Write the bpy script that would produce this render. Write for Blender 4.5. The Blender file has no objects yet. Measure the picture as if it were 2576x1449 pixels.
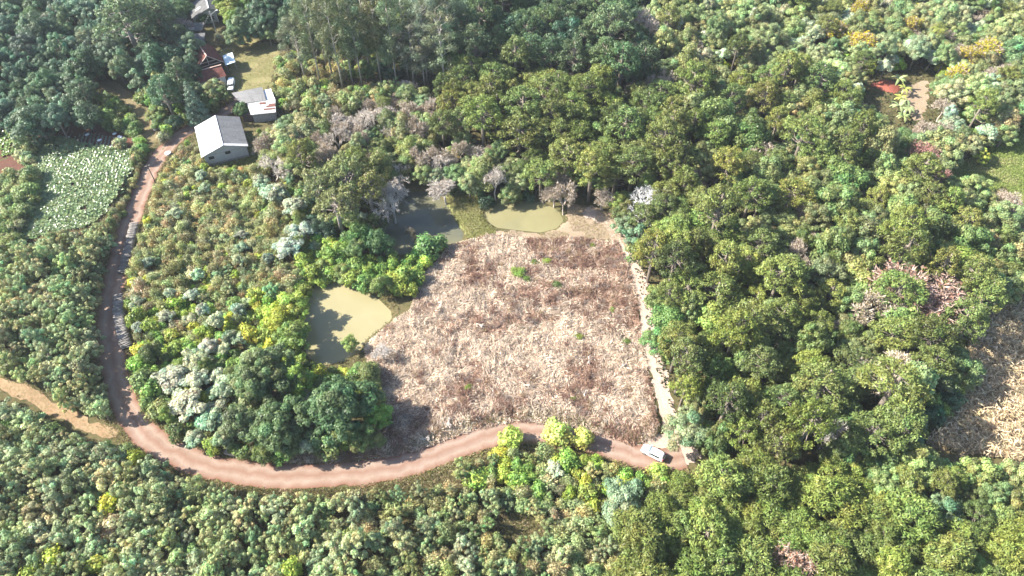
import bpy, math, random
import numpy as np
from mathutils import Vector, Matrix

# ------------------------------------------------------------------ camera
S = bpy.context.scene
COL = S.collection
PITCH = math.radians(48.7)          # looking down from a drone
CAM_H = 115.0
FPX, CX, CY = 1805.8, 1288.0, 724.5  # focal length and centre for a 2576 px wide frame
cd = bpy.data.cameras.new('camera')
cam = bpy.data.objects.new('camera', cd)
COL.objects.link(cam)
cam.location = (0, 0, CAM_H)
cam.rotation_euler = (math.pi / 2 - PITCH, 0, 0)
cd.sensor_width = 36.0
cd.lens = 36.0 * FPX / 2576.0
cd.clip_start = 1.0
cd.clip_end = 9000.0
S.camera = cam

# ------------------------------------------------------------------ light
SUN_EL = math.radians(38)
SX, SY = -1.0, 0.06
SUN_AZ = math.atan2(SX, SY)
world = bpy.data.worlds.new('World')
S.world = world
world.use_nodes = True
wn = world.node_tree
sky = wn.nodes.new('ShaderNodeTexSky')
sky.sky_type = 'NISHITA'
sky.sun_disc = False
sky.sun_elevation = SUN_EL
sky.sun_rotation = SUN_AZ
sky.altitude = 800
sky.dust_density = 1.5
bg = wn.nodes['Background']
bg.inputs['Strength'].default_value = 0.10
wn.links.new(sky.outputs[0], bg.inputs['Color'])
sd = bpy.data.lights.new('sun', 'SUN')
sd.energy = 5.0
sd.angle = math.radians(0.53)
sd.color = (1.0, 0.945, 0.85)
sun = bpy.data.objects.new('sun', sd)
COL.objects.link(sun)
_n = math.hypot(SX, SY)
tosun = Vector((SX / _n * math.cos(SUN_EL), SY / _n * math.cos(SUN_EL), math.sin(SUN_EL)))
sun.rotation_euler = (-tosun).to_track_quat('-Z', 'Y').to_euler()
sun.location = (-100, 150, 200)
vs = S.view_settings
vs.view_transform = 'Standard'
vs.look = 'None'
vs.exposure = 1.8
vs.gamma = 1.0
S.cycles.max_bounces = 6
S.cycles.diffuse_bounces = 3
S.cycles.transmission_bounces = 4
S.cycles.transparent_max_bounces = 4
S.cycles.caustics_reflective = False
S.cycles.caustics_refractive = False

R = random.Random(7)
NR = np.random.default_rng(11)
ST, CT = math.sin(PITCH), math.cos(PITCH)


def unproj(px, py, z=0.0):
    u = (px - CX) / FPX
    v = (py - CY) / FPX
    t = (CAM_H - z) / (ST + v * CT)
    return t * u, t * (CT - v * ST)


def proj(x, y, z=0.0):
    d = y * CT - (z - CAM_H) * ST
    return CX + FPX * x / d, CY + FPX * (-y * ST - (z - CAM_H) * CT) / d


def poly(pts, z=0.0):
    return np.array([unproj(a, b, z) for a, b in pts])


def inside(P, x, y):
    x = np.asarray(x, float); y = np.asarray(y, float)
    r = np.zeros(x.shape, bool)
    n = len(P)
    for i in range(n):
        x0, y0 = P[i]; x1, y1 = P[(i + 1) % n]
        c = ((y0 > y) != (y1 > y))
        if y1 != y0:
            r ^= c & (x < (x1 - x0) * (y - y0) / (y1 - y0) + x0)
    return r


def in1(P, x, y):
    r = False
    n = len(P)
    j = n - 1
    for i in range(n):
        xi, yi = P[i]; xj, yj = P[j]
        if (yi > y) != (yj > y) and x < (xj - xi) * (y - yi) / (yj - yi) + xi:
            r = not r
        j = i
    return r


def segdist(P, x, y, closed=True):
    x = np.asarray(x, float); y = np.asarray(y, float)
    d = np.full(x.shape, 1e9)
    n = len(P)
    for i in range(n if closed else n - 1):
        ax, ay = P[i]; bx, by = P[(i + 1) % n]
        vx, vy = bx - ax, by - ay
        L = vx * vx + vy * vy + 1e-9
        t = np.clip(((x - ax) * vx + (y - ay) * vy) / L, 0, 1)
        d = np.minimum(d, np.hypot(x - ax - t * vx, y - ay - t * vy))
    return d


def sdf(P, x, y):
    d = segdist(P, x, y)
    return np.where(inside(P, x, y), -d, d)


def smooth(a, b, x):
    t = np.clip((x - a) / (b - a), 0, 1)
    return t * t * (3 - 2 * t)


_lat = {}


def vnoise(x, y, scale, seed=0):
    if seed not in _lat:
        _lat[seed] = np.random.default_rng(100 + seed).random((256, 256))
    G = _lat[seed]
    x = np.asarray(x, float) / scale; y = np.asarray(y, float) / scale
    i = np.floor(x).astype(int); j = np.floor(y).astype(int)
    fx = x - i; fy = y - j
    fx = fx * fx * (3 - 2 * fx); fy = fy * fy * (3 - 2 * fy)
    a = G[i % 256, j % 256]; b = G[(i + 1) % 256, j % 256]
    c = G[i % 256, (j + 1) % 256]; d = G[(i + 1) % 256, (j + 1) % 256]
    return (a * (1 - fx) + b * fx) * (1 - fy) + (c * (1 - fx) + d * fx) * fy


def spline(pts, step=1.0):
    """Catmull-Rom through ground points, resampled evenly"""
    P = np.array(pts, float)
    P = np.vstack([2 * P[0] - P[1], P, 2 * P[-1] - P[-2]])
    out = []
    for i in range(1, len(P) - 2):
        p0, p1, p2, p3 = P[i - 1:i + 3]
        for t in np.linspace(0, 1, 24, endpoint=False):
            out.append(0.5 * (2 * p1 + (p2 - p0) * t + (2 * p0 - 5 * p1 + 4 * p2 - p3) * t * t + (3 * p1 - p0 - 3 * p2 + p3) * t ** 3))
    out.append(P[-2])
    out = np.array(out)
    s = np.concatenate([[0], np.cumsum(np.hypot(*np.diff(out, axis=0).T))])
    n = max(2, int(s[-1] / step))
    q = np.linspace(0, s[-1], n + 1)
    return np.column_stack([np.interp(q, s, out[:, 0]), np.interp(q, s, out[:, 1])])


# ------------------------------------------------------------------ layout (from the photograph, on the ground)
ROAD = spline(poly([(600, 262), (548, 290), (495, 315), (440, 352), (405, 388), (378, 430), (349, 500), (321, 580), (298, 660), (284, 740), (278, 820),
                    (284, 900), (298, 970), (325, 1040), (372, 1098), (440, 1142), (520, 1172), (620, 1191), (720, 1199), (830, 1197),
                    (920, 1188), (1010, 1172), (1090, 1148), (1160, 1120), (1230, 1098), (1300, 1085), (1370, 1088), (1450, 1102),
                    (1530, 1122), (1600, 1145), (1660, 1158), (1720, 1150)]))
TRACK = spline(poly([(398, 392), (378, 350), (362, 300), (330, 255), (285, 222), (235, 195)]))
SIDE = spline(poly([(-60, 945), (0, 972), (80, 1002), (170, 1046), (230, 1078), (300, 1092)]))
PATH = spline(poly([(1470, 530), (1530, 565), (1580, 640), (1610, 720), (1628, 800), (1640, 880), (1660, 950), (1673, 1010), (1690, 1075), (1705, 1130)]))

PXP = dict(
    pond_a=[(775, 735), (800, 714), (850, 708), (900, 721), (950, 750), (984, 783), (986, 803), (955, 828), (922, 853), (903, 884), (872, 905), (840, 915), (800, 920), (772, 895), (764, 850), (765, 790)],
    pond_b=[(985, 505), (1020, 488), (1060, 481), (1095, 487), (1122, 512), (1142, 552), (1166, 586), (1163, 606), (1120, 616), (1060, 626), (1010, 642), (965, 625), (955, 570), (965, 525)],
    pond_c=[(1215, 527), (1250, 511), (1300, 505), (1360, 508), (1404, 529), (1418, 555), (1400, 575), (1360, 585), (1300, 579), (1250, 573), (1225, 557)],
    field=[(1105, 650), (1130, 615), (1180, 603), (1230, 590), (1300, 595), (1370, 603), (1450, 597), (1500, 603), (1552, 606), (1580, 665), (1600, 740), (1612, 830), (1628, 920), (1644, 1000), (1655, 1075), (1645, 1108),
           (1590, 1122), (1500, 1092), (1400, 1070), (1300, 1063), (1220, 1076), (1150, 1099), (1080, 1126), (1000, 1148), (900, 1160), (800, 1168), (690, 1166), (700, 1140), (850, 1130), (945, 1090), (962, 1000), (935, 930), (915, 880), (930, 855), (990, 806), (1030, 782), (1045, 745), (1065, 690)],
    crop=[(95, 352), (150, 343), (215, 362), (300, 372), (330, 380), (338, 440), (312, 500), (275, 555), (228, 592), (140, 602), (62, 628), (60, 590), (98, 520), (106, 470), (90, 400)],
    bed=[(90, 308), (160, 302), (260, 318), (335, 345), (330, 378), (215, 360), (150, 341), (95, 350)],
    crop2=[(-60, 325), (20, 318), (42, 340), (40, 385), (0, 402), (-60, 410)],
    soil2=[(-60, 412), (0, 404), (45, 386), (80, 402), (92, 410), (95, 440), (60, 432), (0, 442), (-60, 480)],
    corn=[(2640, 730), (2560, 760), (2480, 790), (2445, 830), (2425, 880), (2408, 960), (2395, 1020), (2360, 1070), (2325, 1115), (2390, 1135), (2480, 1150), (2640, 1170)],
    meadow=[(2640, 270), (2560, 330), (2480, 380), (2390, 420), (2400, 460), (2480, 480), (2530, 470), (2576, 560), (2640, 600)],
    strip=[(2260, 1120), (2300, 1000), (2380, 900), (2440, 800), (2480, 770), (2450, 830), (2420, 900), (2395, 1000), (2350, 1070), (2320, 1110)],
    yard=[(540, 70), (590, 95), (690, 110), (735, 95), (740, 112), (690, 150), (685, 200), (665, 235), (620, 232), (590, 262), (560, 250), (584, 205), (576, 160), (548, 128)],
    shedyard=[(440, 395), (500, 360), (640, 330), (665, 395), (640, 425), (560, 440), (480, 440), (420, 420)],
    redsoil=[(2190, 222), (2215, 205), (2250, 210), (2262, 225), (2250, 242), (2215, 238)],
    glade=[(2262, 225), (2330, 200), (2335, 250), (2320, 300), (2290, 305), (2280, 260)],
    clearing=[(1430, 515), (1500, 520), (1545, 535), (1565, 585), (1590, 650), (1560, 608), (1500, 600), (1440, 598), (1370, 603), (1300, 596), (1235, 590), (1240, 575), (1300, 582), (1360, 588), (1405, 578), (1422, 555)],
    grassbank=[(1120, 490), (1160, 485), (1200, 500), (1220, 520), (1215, 535), (1228, 562), (1250, 577), (1240, 592), (1200, 600), (1172, 600), (1168, 580), (1145, 548), (1128, 512)],
    carpark=[(1590, 1122), (1640, 1100), (1690, 1080), (1740, 1110), (1765, 1150), (1720, 1175), (1660, 1175)],
)
WATER_Z = -0.45
G = {k: poly(v, WATER_Z if k.startswith('pond') else 0.0) for k, v in PXP.items()}
BANKSIDE = np.vstack([ROAD[40:150], poly([(285, 1060), (-400, 1120), (-400, 280), (380, 330)])])
_ri = [i for i, p in enumerate(ROAD) if 375 < proj(*p)[1] < 1040 and proj(*p)[0] < 420]
BANKROAD = ROAD[_ri[0]:_ri[-1]]
BANKSIDE = np.vstack([BANKROAD, poly([(280, 1062), (-500, 1120), (-500, 280), (385, 345)])])


def height0(x, y):
    x = np.asarray(x, float); y = np.asarray(y, float)
    h = 0.5 * (vnoise(x, y, 22, 1) - 0.5) + 0.25 * (vnoise(x, y, 6, 2) - 0.5)
    dr = segdist(ROAD, x, y, False)
    dp = segdist(PATH, x, y, False)
    flat = smooth(2.2, 5.5, dr) * smooth(1.0, 3.5, dp)
    h = h * flat
    # dry field: lumpy ground
    df = sdf(G['field'], x, y)
    h = h + smooth(0, -2, df) * (0.55 * (vnoise(x, y, 2.6, 3) - 0.4) + 0.45 * (vnoise(x, y, 1.4, 4) - 0.5))
    # cut bank west of the road
    side = inside(BANKSIDE, x, y)
    prof = smooth(2.5, 4.2, dr) * (1 - smooth(14, 40, dr))
    py = proj(x, y, 0)[1]
    along = smooth(380, 470, py) * (1 - smooth(960, 1040, py))
    h = np.where(side, h + 2.1 * prof * along, h)
    # raised edge of the field along the bend
    h = h + np.where(df < 0, 0.7 * smooth(2.6, 4.5, dr) * (1 - smooth(5, 14, dr)), 0)
    for k in ('pond_a', 'pond_b', 'pond_c'):
        s = sdf(G[k], x, y)
        b = np.clip(WATER_Z + s * 0.34, -1.5, 0.0)
        w = smooth(6.0, 1.5, s)
        h = np.where(s < 6, h * (1 - w) + b * w, h)
    # heap of red soil
    c = G['redsoil'].mean(0)
    h = h + 1.6 * np.exp(-((x - c[0]) ** 2 + (y - c[1]) ** 2) / 14)
    return h


CELL = 0.8
GX = np.arange(-204, 204.01, CELL)
GY = np.arange(22, 268.01, CELL)
_gx, _gy = np.meshgrid(GX, GY)
GH = height0(_gx, _gy)


def hgt(x, y):
    fx = np.clip((np.asarray(x, float) - GX[0]) / CELL, 0, len(GX) - 1.001)
    fy = np.clip((np.asarray(y, float) - GY[0]) / CELL, 0, len(GY) - 1.001)
    i = fx.astype(int); j = fy.astype(int)
    a = fx - i; b = fy - j
    return (GH[j, i] * (1 - a) + GH[j, i + 1] * a) * (1 - b) + (GH[j + 1, i] * (1 - a) + GH[j + 1, i + 1] * a) * b


# ------------------------------------------------------------------ materials
MATS = {}


def newmat(name):
    m = bpy.data.materials.new(name)
    m.use_nodes = True
    MATS[name] = m
    nt = m.node_tree
    b = nt.nodes['Principled BSDF']
    return m, nt, b


def node(nt, t, **kw):
    n = nt.nodes.new(t)
    for k, v in kw.items():
        if k in n.inputs:
            n.inputs[k].default_value = v
        else:
            setattr(n, k, v)
    return n


def ramp(nt, fac, stops):
    r = nt.nodes.new('ShaderNodeValToRGB')
    e = r.color_ramp.elements
    while len(e) < len(stops):
        e.new(0.5)
    for i, (p, c) in enumerate(stops):
        e[i].position = p
        e[i].color = (*c, 1)
    nt.links.new(fac, r.inputs[0])
    return r.outputs[0]


def mixc(nt, a, b, f, mode='MIX'):
    m = nt.nodes.new('ShaderNodeMix')
    m.data_type = 'RGBA'
    m.blend_type = mode
    for s, v in ((6, a), (7, b)):
        if isinstance(v, tuple):
            m.inputs[s].default_value = (*v, 1)
        else:
            nt.links.new(v, m.inputs[s])
    if isinstance(f, (int, float)):
        m.inputs[0].default_value = f
    else:
        nt.links.new(f, m.inputs[0])
    return m.outputs[2]


def noise(nt, scale, detail=4, rough=0.6, vec=None):
    n = node(nt, 'ShaderNodeTexNoise')
    n.inputs['Scale'].default_value = scale
    n.inputs['Detail'].default_value = detail
    n.inputs['Roughness'].default_value = rough
    if vec is None:
        g = nt.nodes.new('ShaderNodeNewGeometry')
        vec = g.outputs['Position']
    nt.links.new(vec, n.inputs['Vector'])
    return n.outputs[0]


def bump(nt, b, fac, strength, dist=0.1):
    bp = node(nt, 'ShaderNodeBump')
    bp.inputs['Strength'].default_value = strength
    bp.inputs['Distance'].default_value = dist
    nt.links.new(fac, bp.inputs['Height'])
    nt.links.new(bp.outputs[0], b.inputs['Normal'])


def ground_mat(name, c1, c2, c3, s1=0.25, s2=2.5, rough=0.95):
    m, nt, b = newmat(name)
    c1, c2, c3 = (tuple(v * 0.66 for v in c) for c in (c1, c2, c3))
    n1 = noise(nt, s1, 5)
    n2 = noise(nt, s2, 6, 0.7)
    col = mixc(nt, ramp(nt, n1, [(0.35, c1), (0.65, c2)]), c3, ramp(nt, n2, [(0.42, (0, 0, 0)), (0.68, (1, 1, 1))]))
    nt.links.new(col, b.inputs['Base Color'])
    b.inputs['Roughness'].default_value = rough
    b.inputs['Specular IOR Level'].default_value = 0.15
    bump(nt, b, n2, 0.7, 0.15)
    return m


ground_mat('scrub_ground', (0.13, 0.115, 0.05), (0.19, 0.15, 0.075), (0.08, 0.085, 0.03), 0.12, 1.4)
ground_mat('dirt_pale', (0.60, 0.46, 0.37), (0.68, 0.54, 0.44), (0.50, 0.38, 0.29), 0.3, 3)
ground_mat('dirt_side', (0.40, 0.25, 0.15), (0.46, 0.33, 0.20), (0.25, 0.19, 0.09), 0.4, 2)
ground_mat('dirt_grass', (0.25, 0.19, 0.10), (0.33, 0.24, 0.15), (0.15, 0.16, 0.06), 0.4, 2)
ground_mat('straw_ground', (0.60, 0.47, 0.36), (0.50, 0.38, 0.28), (0.26, 0.17, 0.12), 0.25, 2.0)
ground_mat('red_soil', (0.16, 0.075, 0.052), (0.20, 0.095, 0.065), (0.11, 0.055, 0.04), 0.5, 3)
ground_mat('red_heap', (0.36, 0.105, 0.075), (0.42, 0.15, 0.10), (0.26, 0.075, 0.055), 0.9, 4)
ground_mat('corn_soil', (0.36, 0.27, 0.16), (0.42, 0.33, 0.2), (0.24, 0.17, 0.09), 0.3, 3)
ground_mat('meadow_green', (0.22, 0.29, 0.07), (0.33, 0.36, 0.13), (0.14, 0.22, 0.045), 0.12, 1.5)
ground_mat('yard_grass', (0.27, 0.25, 0.10), (0.36, 0.29, 0.16), (0.18, 0.20, 0.07), 0.15, 1.5)
ground_mat('bank_grass', (0.26, 0.27, 0.09), (0.34, 0.33, 0.15), (0.18, 0.21, 0.06), 0.3, 2)
ground_mat('bank_earth', (0.40, 0.29, 0.215), (0.47, 0.36, 0.27), (0.31, 0.26, 0.14), 0.25, 2)

m, nt, b = newmat('road_dirt')
at = node(nt, 'ShaderNodeAttribute'); at.attribute_name = 'across'
n1 = noise(nt, 0.35, 5); n2 = noise(nt, 4.0, 6, 0.7)
base = ramp(nt, n1, [(0.3, (0.235, 0.168, 0.128)), (0.7, (0.30, 0.225, 0.178))])
base = mixc(nt, base, (0.175, 0.085, 0.055), ramp(nt, at.outputs['Fac'], [(0.0, (1, 1, 1)), (0.13, (0.55, 0.55, 0.55)), (0.27, (0, 0, 0)), (0.48, (0.62, 0.62, 0.62)), (0.7, (0, 0, 0)), (0.86, (0.5, 0.5, 0.5)), (1.0, (1, 1, 1))]))
base = mixc(nt, base, (0.16, 0.105, 0.075), ramp(nt, n2, [(0.5, (0, 0, 0)), (0.75, (0.6, 0.6, 0.6))]))
nt.links.new(base, b.inputs['Base Color'])
b.inputs['Roughness'].default_value = 0.95
b.inputs['Specular IOR Level'].default_value = 0.15
bump(nt, b, n2, 0.5, 0.08)


def water_mat(name, c1, c2):
    m, nt, b = newmat(name)
    n = noise(nt, 0.12, 3)
    nt.links.new(ramp(nt, n, [(0.35, c1), (0.65, c2)]), b.inputs['Base Color'])
    b.inputs['Roughness'].default_value = 0.03
    b.inputs['IOR'].default_value = 1.33
    n2 = noise(nt, 1.6, 2)
    bump(nt, b, n2, 0.05, 0.02)


water_mat('water_khaki', (0.245, 0.215, 0.115), (0.27, 0.24, 0.135))
water_mat('water_shaded', (0.075, 0.08, 0.062), (0.13, 0.125, 0.075))  # water colour darkened to stand in for tree shadow on the pond
water_mat('water_olive', (0.18, 0.165, 0.085), (0.22, 0.20, 0.105))


def leafmat(name, transl=0.35, rough=0.5, spec=0.35):
    """foliage: object colour x the leaf's own tint"""
    m, nt, b = newmat(name)
    oi = nt.nodes.new('ShaderNodeObjectInfo')
    at = node(nt, 'ShaderNodeAttribute'); at.attribute_name = 'tint'
    col = mixc(nt, oi.outputs['Color'], at.outputs['Color'], 1.0, 'MULTIPLY')
    nt.links.new(col, b.inputs['Base Color'])
    b.inputs['Roughness'].default_value = rough
    b.inputs['Specular IOR Level'].default_value = spec
    tr = nt.nodes.new('ShaderNodeBsdfTranslucent')
    hs = nt.nodes.new('ShaderNodeHueSaturation')
    hs.inputs['Value'].default_value = 1.35
    hs.inputs['Hue'].default_value = 0.485
    nt.links.new(col, hs.inputs['Color'])
    nt.links.new(hs.outputs[0], tr.inputs['Color'])
    mx = nt.nodes.new('ShaderNodeMixShader')
    mx.inputs[0].default_value = transl
    nt.links.new(b.outputs[0], mx.inputs[1])
    nt.links.new(tr.outputs[0], mx.inputs[2])
    nt.links.new(mx.outputs[0], nt.nodes['Material Output'].inputs['Surface'])
    return m


leafmat('leaf', 0.33)
leafmat('needle', 0.2, 0.5, 0.3)
leafmat('straw', 0.25, 0.7, 0.2)
leafmat('gloss_leaf', 0.25, 0.35, 0.5)


def barkmat(name):
    m, nt, b = newmat(name)
    oi = nt.nodes.new('ShaderNodeObjectInfo')
    n1 = noise(nt, 2.5, 5, 0.7)
    col = mixc(nt, oi.outputs['Color'], ramp(nt, n1, [(0.3, (0.55, 0.55, 0.55)), (0.7, (1.15, 1.12, 1.08))]), 1.0, 'MULTIPLY')
    nt.links.new(col, b.inputs['Base Color'])
    b.inputs['Roughness'].default_value = 0.9
    bump(nt, b, n1, 0.6, 0.05)


barkmat('bark')
barkmat('sheet')
MATS['sheet'].node_tree.nodes['Principled BSDF'].inputs['Roughness'].default_value = 0.6


def flat(name, c, rough=0.7, var=0.15, scale=1.5, metal=0.0, spec=0.4, bmp=0.2):
    m, nt, b = newmat(name)
    n1 = noise(nt, scale, 5, 0.65)
    lo = tuple(v * (1 - var) for v in c); hi = tuple(min(1, v * (1 + var)) for v in c)
    nt.links.new(ramp(nt, n1, [(0.3, lo), (0.7, hi)]), b.inputs['Base Color'])
    b.inputs['Roughness'].default_value = rough
    b.inputs['Metallic'].default_value = metal
    b.inputs['Specular IOR Level'].default_value = spec
    if bmp:
        bump(nt, b, n1, bmp, 0.03)
    return m


flat('roof_bright', (0.62, 0.63, 0.64), 0.4, 0.06, 0.6)
flat('roof_grey', (0.23, 0.23, 0.235), 0.9, 0.16, 0.8, spec=0.2)
flat('roof_old', (0.15, 0.148, 0.145), 0.9, 0.3, 0.9, spec=0.2)
flat('roof_tile', (0.15, 0.06, 0.048), 0.9, 0.35, 0.9, spec=0.2)
flat('tile_ridge', (0.42, 0.30, 0.25), 0.85, 0.2, 2)
flat('rust', (0.14, 0.055, 0.04), 0.85, 0.25, 3)
flat('zinc', (0.66, 0.67, 0.70), 0.35, 0.1, 1.2, 0.2)
flat('block_wall', (0.35, 0.35, 0.36), 0.9, 0.12, 1.5)
flat('plinth', (0.26, 0.25, 0.24), 0.9, 0.25, 2.5)
flat('white_wall', (0.68, 0.67, 0.64), 0.8, 0.1, 1.5)
flat('cream_wall', (0.40, 0.385, 0.34), 0.85, 0.12, 1.5)
flat('stone_wall', (0.30, 0.29, 0.28), 0.95, 0.35, 3.0, bmp=0.8)
flat('dark_wood', (0.06, 0.045, 0.04), 0.9, 0.3, 3)
flat('grey_wood', (0.32, 0.28, 0.25), 0.9, 0.25, 4)
flat('pale_wood', (0.50, 0.45, 0.40), 0.9, 0.25, 4)
flat('blue_sheet', (0.45, 0.55, 0.60), 0.6, 0.12, 1.5)
flat('opening', (0.012, 0.012, 0.015), 0.6, 0.1)
flat('concrete', (0.50, 0.49, 0.47), 0.9, 0.12, 2)
flat('metal_dark', (0.08, 0.08, 0.09), 0.5, 0.1, metal=0.6)
flat('plastic_white', (0.78, 0.80, 0.82), 0.4, 0.04)
flat('sack', (0.70, 0.70, 0.70), 0.8, 0.1, 3)
flat('log_end', (0.55, 0.45, 0.34), 0.9, 0.2, 6)
flat('car_paint', (0.82, 0.82, 0.83), 0.18, 0.02, bmp=0, spec=0.6)
flat('glass_dark', (0.03, 0.04, 0.045), 0.06, 0.05, bmp=0, spec=0.8)
flat('glass_sky', (0.10, 0.14, 0.16), 0.06, 0.05, bmp=0, spec=0.8)
flat('tyre', (0.025, 0.025, 0.027), 0.85, 0.1)
flat('rim', (0.45, 0.45, 0.47), 0.35, 0.05, metal=0.7)
flat('red_lamp', (0.35, 0.02, 0.02), 0.2, 0.05, bmp=0)
flat('clear_lamp', (0.65, 0.68, 0.70), 0.1, 0.05, bmp=0)


# ------------------------------------------------------------------ mesh helpers
ARR = {}


def mesh_np(name, V, Q=None, T=None, mat=None, tint=None, smooth_=False):
    """V n x 3, Q quads, T triangles, tint per vertex rgb"""
    V = np.asarray(V, np.float32)
    Q = np.zeros((0, 4), np.int32) if Q is None else np.asarray(Q, np.int32).reshape(-1, 4)
    T = np.zeros((0, 3), np.int32) if T is None else np.asarray(T, np.int32).reshape(-1, 3)
    me = bpy.data.meshes.new(name)
    me.vertices.add(len(V))
    me.vertices.foreach_set('co', V.ravel())
    nl = Q.size + T.size
    me.loops.add(nl)
    me.loops.foreach_set('vertex_index', np.concatenate([Q.ravel(), T.ravel()]))
    nq, ntr = len(Q), len(T)
    me.polygons.add(nq + ntr)
    st = np.concatenate([np.arange(nq) * 4, nq * 4 + np.arange(ntr) * 3]).astype(np.int32)
    me.polygons.foreach_set('loop_start', st)
    if smooth_:
        me.polygons.foreach_set('use_smooth', np.ones(nq + ntr, bool))
    me.update(calc_edges=True)
    if tint is not None:
        a = me.attributes.new('tint', 'FLOAT_COLOR', 'POINT')
        c = np.ones((len(V), 4), np.float32)
        c[:, :3] = tint
        a.data.foreach_set('color', c.ravel())
    if mat:
        me.materials.append(MATS[mat])
    if tint is not None:
        ARR[me.name] = (V, Q, np.asarray(tint, np.float32))
    return me


def obj(name, me, parent=None, loc=None, color=None):
    o = bpy.data.objects.new(name, me)
    COL.objects.link(o)
    if parent is not None:
        o.parent = parent
    if loc is not None:
        o.location = loc
    if color is not None:
        o.color = (*color, 1)
    return o


def tag(o, label=None, cat=None, group=None, kind=None):
    if label: o['label'] = label
    if cat: o['category'] = cat
    if group: o['group'] = group
    if kind: o['kind'] = kind
    return o


def root(name, loc, rz=0.0, scale=None, **kw):
    o = bpy.data.objects.new(name, None)
    COL.objects.link(o)
    o.location = loc
    o.rotation_euler = (0, 0, rz)
    o.empty_display_size = 0.3
    if scale is not None:
        o.scale = scale
    return tag(o, **kw)


class MB:
    """collects polygons for one small mesh"""

    def __init__(s):
        s.v = []; s.f = []

    def poly(s, *pts):
        n = len(s.v)
        s.v += [tuple(p) for p in pts]
        s.f.append(tuple(range(n, n + len(pts))))
        return s

    def box(s, x0, x1, y0, y1, z0, z1):
        n = len(s.v)
        s.v += [(x, y, z) for z in (z0, z1) for x, y in ((x0, y0), (x1, y0), (x1, y1), (x0, y1))]
        for q in ((3, 2, 1, 0), (4, 5, 6, 7), (0, 1, 5, 4), (1, 2, 6, 5), (2, 3, 7, 6), (3, 0, 4, 7)):
            s.f.append(tuple(n + i for i in q))
        return s

    def beam(s, a, b, w, h=None):
        """square bar from a to b"""
        h = h or w
        a = Vector(a); b = Vector(b)
        d = (b - a).normalized()
        u = d.cross(Vector((0, 0, 1)))
        if u.length < 1e-3:
            u = Vector((1, 0, 0))
        u.normalize()
        v = u.cross(d)
        n = len(s.v)
        for p in (a, b):
            for i, j in ((-1, -1), (1, -1), (1, 1), (-1, 1)):
                s.v.append(tuple(p + u * (i * w / 2) + v * (j * h / 2)))
        for q in ((3, 2, 1, 0), (4, 5, 6, 7), (0, 1, 5, 4), (1, 2, 6, 5), (2, 3, 7, 6), (3, 0, 4, 7)):
            s.f.append(tuple(n + i for i in q))
        return s

    def slab(s, pts, t):
        """polygon with thickness t downwards"""
        P = [Vector(p) for p in pts]
        n = (P[1] - P[0]).cross(P[2] - P[0]).normalized()
        if n.z < 0:
            P.reverse()
        B = [p - Vector((0, 0, t)) for p in P]
        k = len(P); m0 = len(s.v)
        s.v += [tuple(p) for p in P + B]
        s.f.append(tuple(range(m0, m0 + k)))
        s.f.append(tuple(range(m0 + 2 * k - 1, m0 + k - 1, -1)))
        for i in range(k):
            j = (i + 1) % k
            s.f.append((m0 + j, m0 + i, m0 + k + i, m0 + k + j))
        return s

    def tube(s, pts, rad, n=6, cap=True):
        P = [Vector(p) for p in pts]
        if not hasattr(rad, '__len__'):
            rad = [rad] * len(P)
        base = len(s.v)
        for i, p in enumerate(P):
            d = (P[min(i + 1, len(P) - 1)] - P[max(i - 1, 0)]).normalized()
            u = d.cross(Vector((0.13, 0.97, 0.21))).normalized()
            v = d.cross(u)
            for k in range(n):
                a = 2 * math.pi * k / n
                s.v.append(tuple(p + (u * math.cos(a) + v * math.sin(a)) * rad[i]))
        for i in range(len(P) - 1):
            for k in range(n):
                k2 = (k + 1) % n
                s.f.append((base + i * n + k, base + i * n + k2, base + (i + 1) * n + k2, base + (i + 1) * n + k))
        if cap:
            s.f.append(tuple(base + (len(P) - 1) * n + k for k in range(n)))
            s.f.append(tuple(base + k for k in reversed(range(n))))
        return s

    def mesh(s, name, mat, smooth_=False):
        me = bpy.data.meshes.new(name)
        me.from_pydata(s.v, [], s.f)
        me.materials.append(MATS[mat])
        if smooth_:
            for p in me.polygons:
                p.use_smooth = True
        me.update()
        return me

    def build(s, name, mat, parent=None, smooth_=False, loc=None, color=None):
        return obj(name, s.mesh(name, mat, smooth_), parent, loc, color)


def norm(a):
    return a / (np.linalg.norm(a, axis=-1, keepdims=True) + 1e-9)


def leaf_quads(C, N, L, W, rng, tang=None):
    """quads centred at C facing N; tang = preferred long direction"""
    n = len(C)
    if tang is None:
        tang = rng.normal(size=(n, 3))
    T = norm(tang - N * np.sum(tang * N, axis=1, keepdims=True))
    B = np.cross(N, T)
    L = np.broadcast_to(np.asarray(L, float), (n,))[:, None] / 2
    W = np.broadcast_to(np.asarray(W, float), (n,))[:, None] / 2
    V = np.stack([C - T * L - B * W * 0.55, C - T * L * 0.1 + B * W * -1.0 + T * 0, C + T * L, C - T * L * 0.1 + B * W], axis=1)
    V[:, 0] = C - T * L
    Q = np.arange(4 * n).reshape(n, 4)
    return V.reshape(-1, 3), Q


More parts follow.
